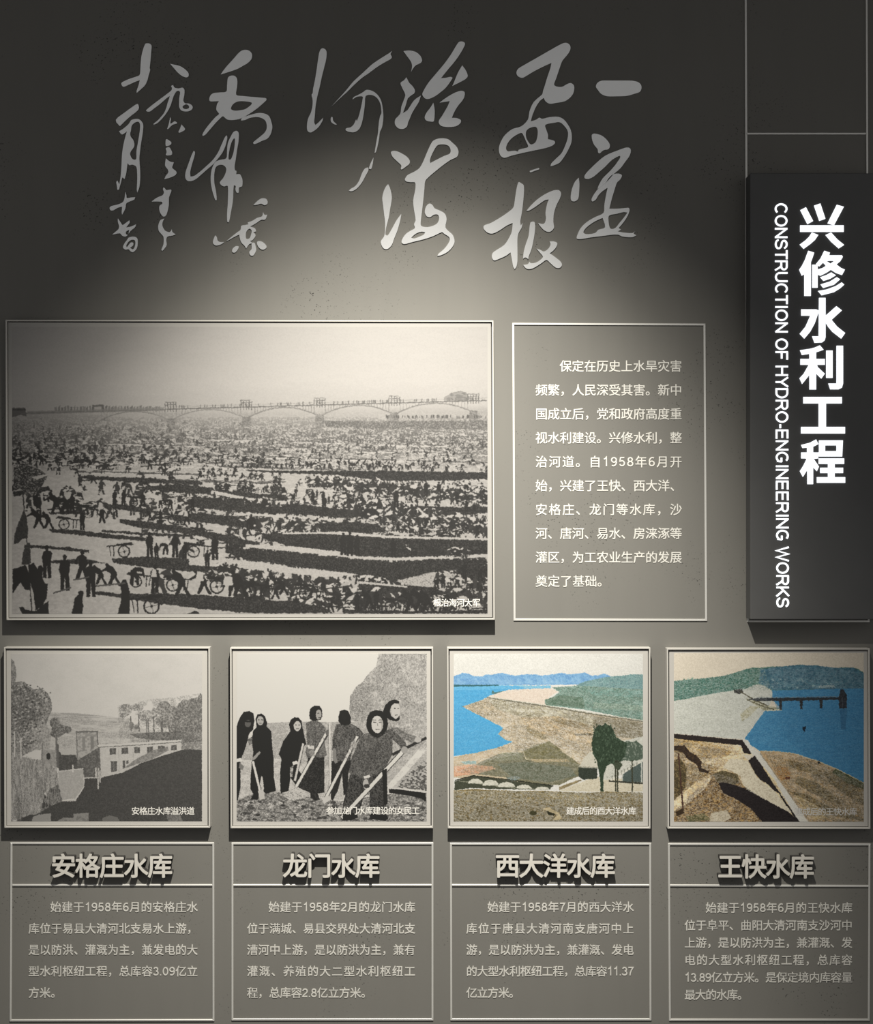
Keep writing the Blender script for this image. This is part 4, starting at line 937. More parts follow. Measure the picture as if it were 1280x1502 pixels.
    p.ink(Q('640,650 820,664 960,710 1228,838 1228,1062 905,1062 740,830'), 8, 3.5, 58, .055, .65, .35, .5, .65, rgb(70,60,38)); p.ink(Q('900,700 1228,836 1228,1062 1000,1062'), 14, 5, 59, .035, .6, .3, .6, .6, rgb(60,54,36))
    p.poly(Q('955,704 965,700 972,720 958,722'), rgb(40,50,56)); p.line(Q('618,646 720,648 820,661 960,706 1060,748 1228,834'), 4, rgb(216,200,168), .8)
    return colour_finish(p, 'dam_pier_photograph', .58, .02)

IMG_CROWD = paint_crowd()
IMG_SPILL = paint_spill()
IMG_WOMEN = paint_women()
IMG_LAKE = paint_lake()
IMG_DAM = paint_dam()


# ------------------------------------------------------------------ framed photographs
def framed(label, outer, pr, depth, img, cap, group):
    root = thing('framed_photograph', label, 'picture', group, pp((outer[0][0]+outer[1][0])/2, outer[2][1], 0))
    bpy.context.view_layer.update()
    inv = root.matrix_world.inverted() if False else None
    off = Vector(root.location)
    def ch(name, me, mat):
        o = link(name, me, mat, root); o.location = -off; return o
    rw = 2.1; q = outer; i1 = quad_inset(q, rw)
    for k in range(4):
        a, b = q[k], q[(k+1) % 4]; c, d_ = i1[(k+1) % 4], i1[k]
        quad = [a, b, c, d_]
        bevelled(ch('frame_bar', prism_mesh('frame_bar', [(quad, .15, depth)]), M_RIM), .0004, 1)
    i2 = quad_inset(q, rw+1.5); bd = depth-2.6
    ch('backing_board', prism_mesh('backing_board', [(quad_inset(q, rw*.2), .2, depth-7)]), M_SIDE)
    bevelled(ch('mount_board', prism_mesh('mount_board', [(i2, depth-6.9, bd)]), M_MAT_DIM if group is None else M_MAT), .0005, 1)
    x0, y0, x1, y1 = pr
    me = prism_mesh('print', [([(x0, y0), (x1, y0), (x1, y1), (x0, y1)], bd+.02, bd+.25)])
    uvl = me.uv_layers.new(name='UVMap')
    A = pp(x0, y1, bd+.25); B = pp(x1, y0, bd+.25)
    for lp in me.loops:
        v = me.vertices[lp.vertex_index].co
        uvl.data[lp.index].uv = ((v.x-A[0])/(B[0]-A[0]), (v.z-A[2])/(B[2]-A[2]))
    ch('print', me, print_material('printed_photograph', img))
    text, cx0, cx1, cy, mat = cap
    size = 12.2
    hold = []
    tot = sum(adv(c, size) for c in text); gap = (cx1-cx0-tot)/(len(text)-1); x = cx0
    V, F = [], []
    for c in text:
        vs, fs = glyph_data(c, 0, .012)
        b = len(V); dd = bd+.45
        for a, z, l in vs:
            p = pp(x+a*size, cy-(z-.375)*size, dd); V.append((p[0], p[2], l*.6))
        F += [tuple(i+b for i in f) for f in fs]; x += size+gap
    ch('caption', extrude_flat('caption', V, F, (bd+.45)*S, (bd+.27)*S, (mat,)), None)
    return root

G4 = 'four small framed reservoir photographs'
framed('large framed black and white photograph of crowds digging terraced earth before an arched bridge',
       [(8, 469), (723.5, 470), (725.5, 909), (9.5, 909.5)], (17.8, 479.3, 714.8, 900.3), 17.5, IMG_CROWD,
       ('根治海河大军', 635, 704.5, 884, M_CAP), None)
framed('small framed black and white photograph of a spillway with a long low building and trees',
       [(5.7, 949.3), (307.5, 949.5), (307.8, 1214.3), (6.3, 1214.3)], (16.2, 958.7, 296.3, 1204.5), 13.6, IMG_SPILL,
       ('安格庄水库溢洪道', 192.5, 285.5, 1189.5, M_CAP), G4)
framed('small framed black and white photograph of headscarved women shovelling stones',
       [(337.2, 950), (635, 949.8), (635, 1214.8), (338, 1215)], (347, 958.9, 625.7, 1204.8), 13.6, IMG_WOMEN,
       ('参加龙门水库建设的女民工', 478, 615.5, 1189, M_CAP), G4)
framed('small framed colour photograph of a bright blue lake beside sandy shore and dark trees',
       [(655.5, 949.8), (953.7, 949.8), (953.8, 1215.5), (656.5, 1215.2)], (665.3, 959, 942.7, 1204.7), 13.6, IMG_LAKE,
       ('建成后的西大洋水库', 830, 933, 1189.5, M_CAP), G4)
framed('small framed colour photograph of a pale dam slope and pier over deep blue water',
       [(977.7, 951), (1275.3, 951), (1276.3, 1216), (979, 1215.5)], (988.2, 958, 1266.5, 1205.3), 13.6, IMG_DAM,
       ('建成后的王快水库', 1165, 1257, 1190.5, M_CAPD), G4)

# ------------------------------------------------------------------ outline borders of raised strips
def border(label, q, group, divider=None, w=2.8, d=1.6, extra=None, name='outline_border'):
    root = thing(name, label, 'border', group)
    n = 4
    i = quad_inset(q, w)
    for k in range(n):
        quad = [q[k], q[(k+1) % n], i[(k+1) % n], i[k]]
        bevelled(link('border_strip', prism_mesh('border_strip', [(quad, .1, d)]), M_STRIP, root), .0005, 1)
    if divider:
        yl, yr = divider
        xl, xr = i[0][0]+.05, i[1][0]-.05
        bevelled(link('border_strip', prism_mesh('border_strip', [([(xl, yl-w/2), (xr, yr-w/2), (xr, yr+w/2), (xl, yl+w/2)], .1, d)]), M_STRIP, root), .0005, 1)
    return root
border('thin white rectangular outline around the ten line text right of the large photograph',
       [(751, 473.5), (1034.5, 474.5), (1037, 911), (753, 910.5)], None, w=3.0)
GB = 'outline borders under the small photographs'
border('thin white outline box with divider under the spillway photograph, leftmost of four',
       [(15.2, 1235.5), (314, 1235.8), (314.3, 1498), (13.8, 1498.5)], GB, (1298.6, 1298.6))
border('thin white outline box with divider under the photograph of women shovelling',
       [(339.3, 1236), (635.5, 1236), (635.5, 1497), (339.3, 1497)], GB, (1298.6, 1298.6))
border('thin white outline box with divider under the bright blue lake photograph',
       [(659.8, 1236.5), (954.8, 1236.5), (955.3, 1497), (660.3, 1497)], GB, (1298.6, 1298.8))
border('thin white outline box with divider under the dam and pier photograph, rightmost of four',
       [(979.5, 1237), (1276.5, 1237.5), (1275.5, 1497.5), (981, 1497.5)], GB, (1299, 1299.8))

# strips running up the wall behind the dark sign
root = thing('outline_border', 'pale thin strips forming a tall outline behind the dark sign up to the top', 'border')
for q in ([(1091.8, -60), (1094.8, -60), (1098.5, 912.5), (1095.3, 912.5)],
          [(1269.3, -60), (1272.0, -60), (1275.4, 909.6), (1272.6, 909.6)],
          [(1094.2, 194.6), (1269.8, 194.6), (1269.8, 197.3), (1094.2, 197.3)],
          [(1098.4, 909.8), (1275.4, 909.8), (1275.4, 912.6), (1098.4, 912.6)]):
    bevelled(link('border_strip', prism_mesh('border_strip', [(q, .1, 1.6)]), M_STRIP, root), .0005, 1)

# ------------------------------------------------------------------ dark vertical sign with lit letters
SD = 28.0
sign = thing('sign_panel', 'tall charcoal sign panel with glowing white vertical lettering on the right', 'sign')
panel = link('panel', prism_mesh('panel', [([(1100, 254), (1289, 254), (1290, 908.5), (1100.3, 908.5)], 2.4, SD)]), M_SIGN, sign)
bevelled(panel, .0014, 2)
link('mounting_rail', prism_mesh('mounting_rail', [([(1108, 300), (1260, 300), (1260, 880), (1108, 880)], .1, 2.3)]), M_SIGN, sign)
SIGN1 = [  # crop origin (1100, 290)
 [[(335,82),(372,63),(420,155),(383,176)], [(427,52),(468,38),(502,140),(462,154)], [(578,47),(625,60),(560,182),(517,170)],
  [(334,184),(624,184),(624,227),(334,227)], [(412,232),(455,248),(432,282),(400,310),(358,341),(331,312),(370,283),(395,258)], [(503,248),(540,232),(582,278),(627,315),(592,338),(540,292)]],
 [[(388,354),(427,366),(417,398),(405,430),(405,655),(362,655),(362,510),(345,520),(328,480),(348,450),(366,414)],
  [(415,447),(450,447),(450,600),(415,600)],
  [(495,354),(532,366),(527,384),(612,384),(618,395),(600,425),(575,445),(605,468),(632,480),(613,515),(575,502),(540,480),(510,500),(470,520),(450,512),(450,478),(480,470),(507,454),(488,432),(462,458),(440,442),(470,405)],
  [(540,498),(572,518),(535,540),(490,555),(468,530),(508,516)], [(578,530),(600,545),(560,580),(488,602),(470,578),(530,560)],
  [(610,565),(628,580),(600,605),(560,630),(478,651),(453,622),(510,612),(570,590)]],
 [[(460,668),(503,668),(503,930),(497,952),(480,966),(430,968),(414,925),(458,925)],
  [(341,745),(440,745),(455,752),(455,768),(430,840),(400,895),(362,940),(331,908),(370,860),(402,787),(341,787)],
  [(575,724),(612,752),(543,815),(580,860),(634,903),(608,940),(550,895),(522,862),(504.5,832),(504.5,786)]],
 [[(333,1018),(400,1008),(430,1000),(465,985),(490,1015),(440,1032),(440,1076),(498,1076),(498,1115),(446,1115),(450,1130),(498,1175),(475,1207),(440,1172),(440,1280),(396,1280),(396,1182),(347,1243),(330,1205),(358,1175),(390,1118),(388,1115),(336,1115),(336,1076),(396,1076),(396,1042),(346,1050)],
  [(508,1020),(550,1020),(550,1203),(508,1203)], [(577,988),(620,988),(620,1240),(612,1268),(590,1279),(535,1279),(522,1240),(577,1240)]],
 [[(355,1330),(612,1330),(612,1373),(506,1373),(506,1530),(633,1530),(633,1574),(340,1574),(340,1530),(458,1530),(458,1373),(355,1373)]],
]
SIGN2 = [[(340,285),(400,270),(440,248),(455,280),(420,297),(420,335),(457,335),(454,375),(424,378),(459,430),(445,460),(420,432),(420,547),(382,547),(382,450),(352,498),(332,460),(355,425),(378,378),(370,375),(341,375),(341,335),(380,335),(380,303),(350,306)],
 [(460,254),(619,254),(614,362),(460,362)],
 [(458,375),(627,375),(627,412),(564,412),(564,437),(620,437),(620,473),(564,473),(564,500),(634,500),(634,538),(446,538),(446,500),(520,500),(520,473),(468,473),(468,437),(520,437),(520,412),(458,412)]]
HOLES = {(1, 2): [[(506,420),(562,420),(536,440)]], (5, 1): [[(500,288),(577,288),(577,326),(500,326)]]}

def fill_shape(name, loops, d0, d1, mat, parent, mats2=None):
    """solid cut-out with holes; loops in photo px, standing from d0 to d1 before the wall"""
    c = bpy.data.curves.new(name, 'CURVE'); c.dimensions = '2D'; c.fill_mode = 'FRONT'
    for lp in loops:
        sp = c.splines.new('POLY'); sp.points.add(len(lp)-1)
        for i, (x, y) in enumerate(lp):
            q = pp(x, y, d1); sp.points[i].co = (q[0], q[2], 0, 1)
        sp.use_cyclic_u = True
    o = bpy.data.objects.new(name, c); col.objects.link(o)
    me0 = bpy.data.meshes.new_from_object(o.evaluated_get(bpy.context.evaluated_depsgraph_get()))
    vs = [(v.co.x, v.co.y) for v in me0.vertices]; fs = [tuple(p.vertices) for p in me0.polygons]
    bpy.data.objects.remove(o); bpy.data.curves.remove(c); bpy.data.meshes.remove(me0)
    return vs, fs

def solid_char(name, list_of_loops, d0, d1, mats, parent):
    V, F = [], []
    for loops in list_of_loops:
        vs, fs = fill_shape(name, loops, d0, d1, None, None)
        b = len(V); V += vs; F += [tuple(i+b for i in f) for f in fs]
    return link(name, extrude_flat(name, V, F, d1*S, d0*S, mats), None, parent)

for ci, strokes in enumerate(SIGN1 + [SIGN2]):
    oy = 590 if ci == 5 else 290
    L_ = []
    for si, st in enumerate(strokes):
        loops = [st] + HOLES.get((ci, si), [])
        L_.append([[(1100+u/4.55, oy+v/4.5515) for u, v in lp] for lp in loops])
    solid_char('character', L_, SD+.05, SD+1.5, (M_GLOW,), sign)
text = 'CONSTRUCTION OF HYDRO-ENGINEERING WORKS'
cap = 18.3; y_a, y_b = 297.2, 891.5
tot = sum(SG[c][0] for c in text)
ls = (y_b-y_a)/tot
y = y_a
for c in text:
    wch = SG[c][0]*ls
    if c != ' ':
        vs, fs = stroke_glyph(c, .14)
        V = []
        for a, b, l in vs:
            yy = y + (.04+a*.94)*ls; xx = 1136.2 + (yy-297)*.0042 + b*cap
            p = pp(xx, yy, SD+1.2); V.append((p[0], p[2], l))
        link('letter', extrude_flat('letter', V, fs, (SD+1.2)*S, (SD+.05)*S, (M_GLOW,)), None, sign)
    y += wch

# ------------------------------------------------------------------ raised reservoir titles
GT = 'raised reservoir name titles'
for text, x0, x1, yc, lab in (
        ('安格庄水库', 76, 252, 1270, 'raised cream five character title under the spillway photograph'),
        ('龙门水库', 415.5, 556, 1270, 'raised cream four character title under the photograph of women shovelling'),
        ('西大洋水库', 727, 901, 1270, 'raised cream five character title under the bright blue lake photograph'),
        ('王快水库', 1053.5, 1193, 1271, 'raised cream four character title under the dam and pier photograph')):
    r = thing('title_lettering', lab, 'lettering', GT)
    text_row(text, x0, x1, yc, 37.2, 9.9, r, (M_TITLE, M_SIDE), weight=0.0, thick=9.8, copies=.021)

# ------------------------------------------------------------------ small wall text
def text_block(label, rows, group):
    r = thing('wall_text', label, 'text', group)
    for t, x0, x1, y, sz in rows:
        text_row(t, x0, x1, y, sz, .7, r, (M_TEXT,), copies=.010, thick=.6, stroke_w=.135)
    return r
rows = ['保定在历史上水旱灾害', '频繁，人民深受其害。新中', '国成立后，党和政府高度重', '视水利建设。兴修水利，整', '治河道。自1958年6月开',
        '始，兴建了王快、西大洋、', '安格庄、龙门等水库，沙', '河、唐河、易水、房涞涿等', '灌区，为工农业生产的发展', '奠定了基础。']
text_block('ten lines of small pale text inside the outline right of the large photograph',
           [(t, 821 if i == 0 else 785.5, {9: 893}.get(i, 999.5), 537+35.05*i, 18.2) for i, t in enumerate(rows)], None)
GX = 'small text blocks under the reservoir titles'
def four(label, rows, xa, xb, xi, ys, last, sz=16.6):
    n = len(rows)
    text_block(label, [(t, xi if i == 0 else xa, last if i == n-1 else xb, ys[i], sz) for i, t in enumerate(rows)], GX)
YS = [1330.5, 1362, 1393.3, 1424.7, 1456.3]
four('five lines of pale text in the leftmost box, under the spillway photograph',
     ['始建于1958年6月的安格庄水', '库位于易县大清河北支易水上游，', '是以防洪、灌溉为主，兼发电的大', '型水利枢纽工程，总库容3.09亿立', '方米。'], 42, 289.5, 74, YS, 90)
four('five lines of pale text in the box under the photograph of women shovelling',
     ['始建于1958年2月的龙门水库', '位于满城、易县交界处大清河北支', '漕河中上游，是以防洪为主，兼有', '灌溉、养殖的大二型水利枢纽工', '程，总库容2.8亿立方米。'], 362.5, 608.5, 394, YS, 545)
four('five lines of pale text in the box under the bright blue lake photograph',
     ['始建于1958年7月的西大洋水', '库位于唐县大清河南支唐河中上', '游，是以防洪为主，兼灌溉、发电', '的大型水利枢纽工程，总库容11.37', '亿立方米。'], 684, 929, 715, YS, 762)
four('six lines of pale text in the rightmost box, under the dam and pier photograph',
     ['始建于1958年6月的王快水库', '位于阜平、曲阳大清河南支沙河中', '上游，是以防洪为主，兼灌溉、发', '电的大型水利枢纽工程，总库容', '13.89亿立方米。是保定境内库容量', '最大的水库。'], 1004, 1249.5, 1035,
     [1331.5, 1357.2, 1382.8, 1408.3, 1433.8, 1459.2], 1097)

# ------------------------------------------------------------------ calligraphy cut-outs
def smooth(pts, n=3):
    out = []; N = len(pts)
    for i in range(N):
        p0, p1, p2, p3 = (np.array(pts[(i+k) % N], float) for k in (-1, 0, 1, 2))
        t1, t2 = (p2-p0)*.5, (p3-p1)*.5
        L = np.linalg.norm(p2-p1)
        for t in (t1, t2):
            q = np.linalg.norm(t)
            if q > L*1.0 and q > 0: t *= L*1.0/q
        # keep sharp tips sharp
        def ang(a, b, c):
            u, v = b-a, c-b; return np.dot(u, v)/(np.linalg.norm(u)*np.linalg.norm(v)+1e-9)
        if ang(p0, p1, p2) < -.1: t1 = (p2-p1)*.6
        if ang(p1, p2, p3) < -.1: t2 = (p2-p1)*.6
        for k in range(n):
            s = k/n; h = (2*s**3-3*s**2+1, s**3-2*s**2+s, -2*s**3+3*s**2, s**3-s**2)
            out.append(tuple(h[0]*p1+h[1]*t1+h[2]*p2+h[3]*t2))
    return out
CROP = {'A': (150, 40, 4.2926), 'B': (430, 40, 4.2926), 'C': (700, 40, 4.0586)}
def P(s):
    v = [float(a) for a in s.replace(',', ' ').split()]
    return list(zip(v[::2], v[1::2]))
CAL = [
('pale silver brush calligraphy, seven large characters in the middle of the upper wall', 'C', [
 ['705,352 715,330 740,318 790,317 850,317 920,318 955,326 973,342 976,365 965,385 930,397 890,408 830,411 770,410 735,395 715,370']]),
(None, 'C', [
 ['681,640 700,633 740,645 770,670 788,700 780,725 750,732 728,750 718,745 715,725 695,700 683,670'],
 ['637,885 650,865 700,815 760,765 830,735 880,717 905,718 913,735 905,765 880,800 850,840 810,875 770,920 740,945 715,962 720,945 745,900 785,860 820,820 850,775 845,765 800,790 760,830 720,865 690,890 660,903 640,900'],
 ['603,895 607,930 605,980 600,1020 580,1036 560,1032 555,1010 562,965 580,920'],
 ['820,872 845,872 860,882 850,905 830,925 815,970 800,1020 785,1080 830,1080 870,1077 900,1075 905,1090 895,1120 870,1160 840,1195 855,1205 835,1215 870,1222 920,1225 940,1215 930,1228 946,1238 920,1250 860,1245 840,1235 800,1235 740,1243 680,1250 620,1260 592,1258 595,1235 615,1195 650,1160 700,1130 750,1105 755,1060 765,1000 775,955 745,975 720,1000 705,1025 685,1037 679,1025 690,1000 720,960 760,930 780,900 800,880',
  '785,1120 830,1110 870,1100 893,1103 870,1135 845,1165 820,1195 790,1197 780,1150', '630,1220 650,1190 700,1155 745,1135 760,1190 720,1205 700,1225 650,1232']]),
(None, 'C', [
 ['240,250 260,235 330,195 400,155 470,115 510,95 535,94 553,112 550,140 530,170 505,200 490,240 470,300 457,345 500,355 530,340 555,332 575,348 573,385 555,415 520,440 470,450 430,455 405,440 395,420 370,440 345,480 325,530 318,560 350,550 368,538 385,545 430,535 480,533 515,550 545,590 560,630 560,680 545,720 520,765 490,805 460,820 435,828 440,810 470,780 500,750 520,710 537,660 538,620 520,590 490,565 460,568 405,580 410,610 420,640 420,665 430,668 455,675 462,688 445,705 400,720 330,735 260,750 200,765 160,777 135,760 128,720 140,680 165,640 210,605 260,590 300,550 310,500 335,445 385,400 390,380 400,350 415,300 435,240 440,212 400,230 340,260 290,290 265,301 240,290 232,270',
  '170,720 180,690 210,655 260,628 275,645 290,680 302,712 270,722 245,730 240,740 225,735 200,737 180,738', '290,620 310,600 345,592 358,610 357,650 345,685 320,698 305,685 290,655'],
 ['312,855 340,845 365,838 368,845 340,855 315,864']]),
(None, 'C', [
 ['245,922 260,928 275,940 277,980 272,1040 265,1100 255,1155 258,1180 270,1165 262,1195 245,1225 238,1260 238,1320 238,1390 232,1425 222,1440 213,1425 205,1380 197,1340 170,1360 130,1378 100,1388 87,1370 90,1345 115,1325 140,1310 165,1290 190,1250 205,1215 210,1165 175,1180 130,1210 90,1228 60,1222 38,1200 40,1180 80,1165 140,1130 190,1095 215,1070 225,1010 235,950'],
 ['292,1093 310,1070 350,1030 400,995 450,972 485,970 498,990 490,1020 470,1060 455,1110 452,1160 455,1195 430,1218 400,1210 375,1185 360,1165 395,1170 408,1140 405,1105 415,1050 425,1025 400,1030 350,1065 310,1090'],
 ['315,1163 340,1160 343,1200 335,1260 322,1320 305,1365 303,1380 285,1370 272,1378 275,1340 288,1290 305,1240'],
 ['430,1275 455,1275 475,1285 468,1310 445,1335 430,1345 465,1370 495,1395 503,1415 490,1432 465,1430 430,1400 410,1385 380,1405 330,1435 295,1438 272,1415 300,1410 310,1395 318,1405 350,1400 380,1380 390,1365 375,1345 352,1318 375,1325 395,1335 420,1320 435,1295']]),
(None, 'B', [
 ['693,150 730,146 770,155 800,180 811,210 800,225 770,240 750,265 740,285 748,245 740,215 715,180'],
 ['712,315 722,335 730,350 750,370 765,395 762,415 740,430 720,450 708,490 690,540 720,520 760,460 803,430 790,470 765,510 745,545 735,570 722,600 715,625 690,640 660,635 640,610 642,580 660,560 675,540 680,500 695,460 705,430 700,410 685,380 675,350 695,335'],
 ['1040,95 1060,89 1078,97 1080,110 1060,150 1020,210 970,270 930,320 960,318 990,312 1003,318 990,340 960,380 925,410 890,435 855,450 830,448 812,425 820,400 850,350 900,290 950,230 990,175 1020,125'],
 ['1063,240 1085,270 1098,305 1085,325 1050,345 1000,370 1010,350 1030,300 1045,270'],
 ['882,475 890,520 885,590 860,593 835,585 827,565 840,535 860,510'],
 ['920,475 960,445 1010,415 1055,400 1078,408 1077,435 1065,460 1040,490 1015,530 998,570 1030,572 1055,585 1050,605 1025,622 980,628 935,622 917,605 918,585 935,560 970,500 985,465 950,470']]),
(None, 'B', [
 ['615,785 640,778 675,790 715,815 733,840 730,860 705,880 683,895 677,890 680,870 655,845 625,815'],
 ['597,988 608,1010 618,1050 620,1080 610,1140 600,1200 585,1260 580,1305 595,1310 620,1270 650,1215 680,1175 672,1220 655,1280 635,1330 620,1370 595,1395 570,1393 555,1370 552,1345 570,1320 577,1290 578,1230 572,1180 565,1120 560,1075 570,1030 585,1000'],
 ['875,720 905,703 940,699 975,705 1000,725 1030,755 1040,785 1030,815 990,835 940,870 890,910 850,945 830,970 825,1020 818,1090 810,1160 802,1225 805,1250 835,1258 870,1253 905,1235 918,1205 910,1180 885,1180 862,1195 840,1190 828,1165 835,1130 855,1110 875,1118 890,1140 925,1155 955,1175 965,1210 958,1260 985,1290 1005,1310 1015,1350 1000,1385 970,1415 930,1435 907,1440 915,1425 945,1400 970,1370 985,1340 980,1320 950,1300 935,1290 880,1315 820,1335 750,1352 700,1365 682,1355 688,1330 710,1300 740,1280 765,1265 760,1240 770,1215 760,1150 755,1090 768,1020 767,978 740,975 710,970 703,955 720,930 760,910 795,885 820,840 845,780',
  '905,745 940,737 975,745 990,770 985,795 950,810 900,835 862,855 860,835 875,795', '742,1325 770,1300 805,1287 830,1290 822,1305 790,1320 760,1330']]),
(None, 'B', [
 ['172,140 185,132 203,140 210,160 207,200 195,250 180,310 165,380 150,440 140,500 135,560 132,600 140,615 160,598 187,570 185,585 165,620 140,645 110,662 92,655 86,635 88,600 95,570 110,540 120,500 122,460 115,425 122,415 125,385 135,340 145,280 155,210 162,165'],
 ['238,500 280,455 330,400 380,340 440,285 500,230 560,190 600,165 622,150 612,168 620,185 615,198 580,218 530,248 480,285 430,320 380,365 340,405 290,450'],
 ['240,565 248,568 252,590 275,612 262,612 240,598 235,580'],
 ['372,455 380,440 410,425 440,408 460,394 490,398 520,415 545,445 558,480 565,530 567,550 565,590 558,630 545,660 540,700 530,750 520,785 512,792 515,770 525,710 533,665 535,640 540,590 548,555 555,540 550,490 535,455 510,432 480,425 455,435 450,490 442,550 432,600 415,640 385,660 350,658 330,648 335,635 360,630 380,612 395,580 400,590 412,560 425,510 435,460 437,437 415,435 395,440'],
 ['505,820 500,860 490,892 475,890 485,860'], ['470,882 473,900 455,935 430,980 400,1015 370,1032 350,1030 360,1018 390,1000 415,965 432,920 450,890']]),
('pale silver brush signature, the column of linked characters left of the large calligraphy', 'A', [
 ['745,297 775,255 820,205 865,155 895,142 925,148 942,170 938,200 915,225 890,240 850,262 800,280'],
 ['790,320 805,306 830,305 846,320 850,345 847,380 843,425 880,432 940,438 1000,443 1030,447 1032,458 1010,480 975,510 940,535 900,560 860,578 815,584 785,580 760,560 745,570 715,600 680,640 650,675 632,684 630,675 650,640 690,590 718,560 735,545 718,520 722,485 735,465 710,466 680,466 673,455 680,430 700,415 740,410 780,405 785,370',
  '810,515 818,490 840,472 870,465 915,468 940,475 935,490 900,515 870,522 835,525'],
 ['872,587 880,570 920,555 980,540 1020,543 1050,560 1065,600 1070,630 1060,670 1040,700 1005,715 975,730 955,735 950,725 985,695 1020,665 1035,635 1030,595 1010,575 975,565 930,570 900,583']]),
(None, 'A', [
 ['575,778 583,785 580,810 565,860 553,910 555,940 580,935 620,905 665,865 700,830 730,785 750,740 770,695 782,680 787,695 775,745 755,790 725,830 700,860 665,890 625,925 590,955 560,968 535,966 522,945 525,910 540,865 560,810'],
 ['845,652 858,665 857,720 848,770 840,830 833,870 835,900 845,905 842,925 865,925 875,940 882,960 880,1000 860,1010 858,1040 845,1040 838,1020 840,1000 828,995 825,1020 822,1090 810,1160 797,1225 787,1225 785,1180 790,1100 790,1000 765,1002 745,990 740,975 760,950 775,920 780,890 765,870 740,866 715,880 705,920 705,980 715,1030 720,1085 712,1088 695,1040 683,980 683,930 690,890 710,850 740,835 780,825 785,780 790,730 810,685 825,660',
  '828,700 835,705 832,750 825,790 810,830 795,830 797,790 805,750 815,720']]),
(None, 'A', [
 ['950,1120 980,1090 1005,1077 1030,1080 1040,1095 1038,1112 1020,1120 1000,1110 975,1117'],
 ['1012,1163 1020,1180 1038,1180 1025,1210 1000,1212 965,1235 930,1255 960,1265 968,1285 950,1290 965,1310 945,1340 930,1345 945,1360 925,1365 905,1393 895,1375 875,1355 865,1325 862,1305 840,1315 780,1348 800,1330 850,1290 870,1275 875,1250 900,1245 920,1240 915,1230 945,1218 975,1200 1005,1190',
  '905,1290 925,1268 940,1280 935,1310 925,1330 905,1330'],
 ['710,1310 720,1320 725,1340 740,1352 768,1352 750,1365 720,1374 700,1365 697,1345'],
 ['820,1395 840,1378 860,1380 852,1400 835,1418 818,1415'], ['940,1360 958,1358 965,1380 968,1405 950,1437 932,1435 925,1415 940,1395'],
 ['975,1350 1000,1348 1025,1365 1034,1385 1015,1400 995,1395 978,1375']]),
('dim grey brush date in two narrow columns at the far left of the calligraphy', 'A', [
 ['427,230 450,235 490,245 525,268 543,290 541,310 525,315 500,305 475,285 455,262'],
 ['276,522 320,485 380,440 420,410 436,395 438,380 433,370 445,365 455,380 480,385 505,380 517,395 515,430 510,460 520,478 545,480 562,490 569,505 560,520 535,530 500,525 485,505 483,480 485,440 490,410 480,400 465,405 450,430 440,460 430,490 410,530 380,570 350,600 325,613 322,608 350,585 385,545 400,515 410,480 420,450 425,432 400,450 360,485 320,515 300,530 282,530',
  '515,490 530,485 545,495 545,508 530,515 512,512 505,500']]),
(None, 'A', [['427,567 432,575 428,600 432,608 455,592 470,600 468,606 440,615 415,640 408,640 418,610'], ['498,612 521,640 505,655 483,664 480,655 488,640']]),
(None, 'A', [['400,707 410,706 435,725 425,742 402,748 398,735'], ['400,762 420,755 432,770 440,790 435,803 415,807 400,803 405,785'],
 ['400,825 425,845 450,850 445,865 440,885 467,910 460,930 430,945 390,957 400,935 415,915 412,895 395,870']]),
(None, 'A', [['385,1008 395,1015 403,1025 432,1022 433,1035 420,1070 418,1120 410,1160 400,1185 385,1192 372,1180 360,1155 360,1125 378,1110 372,1098 310,1097 345,1072 378,1058 388,1040 382,1020'],
 ['390,1205 380,1225 378,1250 395,1280 420,1290 430,1285 437,1272 442,1290 462,1304 440,1312 410,1318 402,1340 405,1370 390,1395 377,1408 372,1400 385,1365 385,1320 370,1300 355,1280 352,1250 365,1215']]),
(None, 'A', [['270,105 283,101 300,104 310,118 307,160 303,210 298,255 301,268 292,300 283,335 268,365 245,388 217,413 216,400 228,365 236,333 210,342 165,362 135,375 123,366 120,352 130,343 170,325 215,310 236,298 240,250 245,190 255,145']]),
(None, 'A', [['85,583 140,537 205,490 222,483 229,495 229,513 215,530 165,570 110,622']]),
(None, 'A', [['105,655 130,640 165,610 182,585 205,578 228,578 245,590 257,612 255,660 245,720 236,790 233,830 238,900 238,960 232,1010 220,1040 217,1020 220,950 215,880 190,865 170,868 160,855 155,880 150,920 140,955 125,945 115,985 110,1000 105,1020 95,1024 92,1000 88,975 95,965 107,990 115,940 120,880 125,790 135,730 145,690 155,655 125,675',
  '180,650 185,620 205,600 228,595 238,615 235,660 225,720 215,780 213,830 190,830 175,800 180,780 195,760 202,740 195,710 180,690 175,670']]),
(None, 'A', [['145,1035 152,1060 155,1075 180,1072 207,1070 200,1085 165,1100 150,1110 145,1140 125,1180 122,1165 125,1130 100,1135 70,1152 52,1152 46,1135 60,1125 100,1115 130,1100 140,1075']]),
(None, 'A', [['98,1203 118,1232 128,1245 150,1230 170,1215 172,1230 150,1260 180,1255 213,1240 205,1260 180,1280 165,1300 170,1275 150,1285 148,1300 160,1308 145,1318 125,1312 110,1297 62,1306 80,1290 102,1270 105,1250 98,1225']]),
(None, 'A', [['165,1325 190,1318 212,1322 222,1335 222,1370 215,1395 195,1415 180,1412 165,1398 145,1400 130,1385 140,1360 155,1340',
  '150,1375 165,1350 185,1338 205,1342 208,1365 200,1392 190,1398 175,1388 192,1375 195,1358 180,1355 165,1372 155,1385']]),
]
root = None
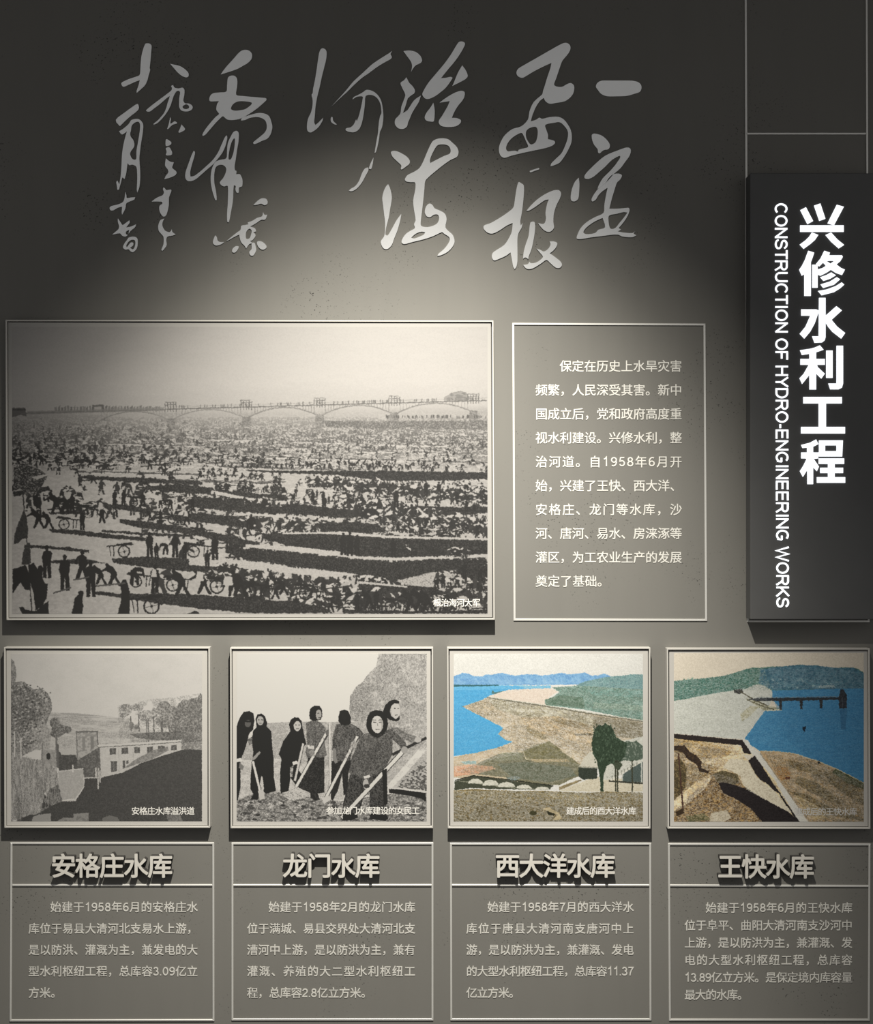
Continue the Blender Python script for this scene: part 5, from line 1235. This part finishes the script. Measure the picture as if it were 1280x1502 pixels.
for lab, cr, strokes in CAL:
    if lab: root = thing('calligraphy_lettering', lab, 'lettering', 'brush calligraphy on the upper wall')
    ox, oy, sc = CROP[cr]
    LL = [[[(ox+u/sc, oy+v/sc) for u, v in smooth(P(lp))] for lp in st] for st in strokes]
    solid_char('character', LL, .1, 1.7, (M_CALLI,), root)
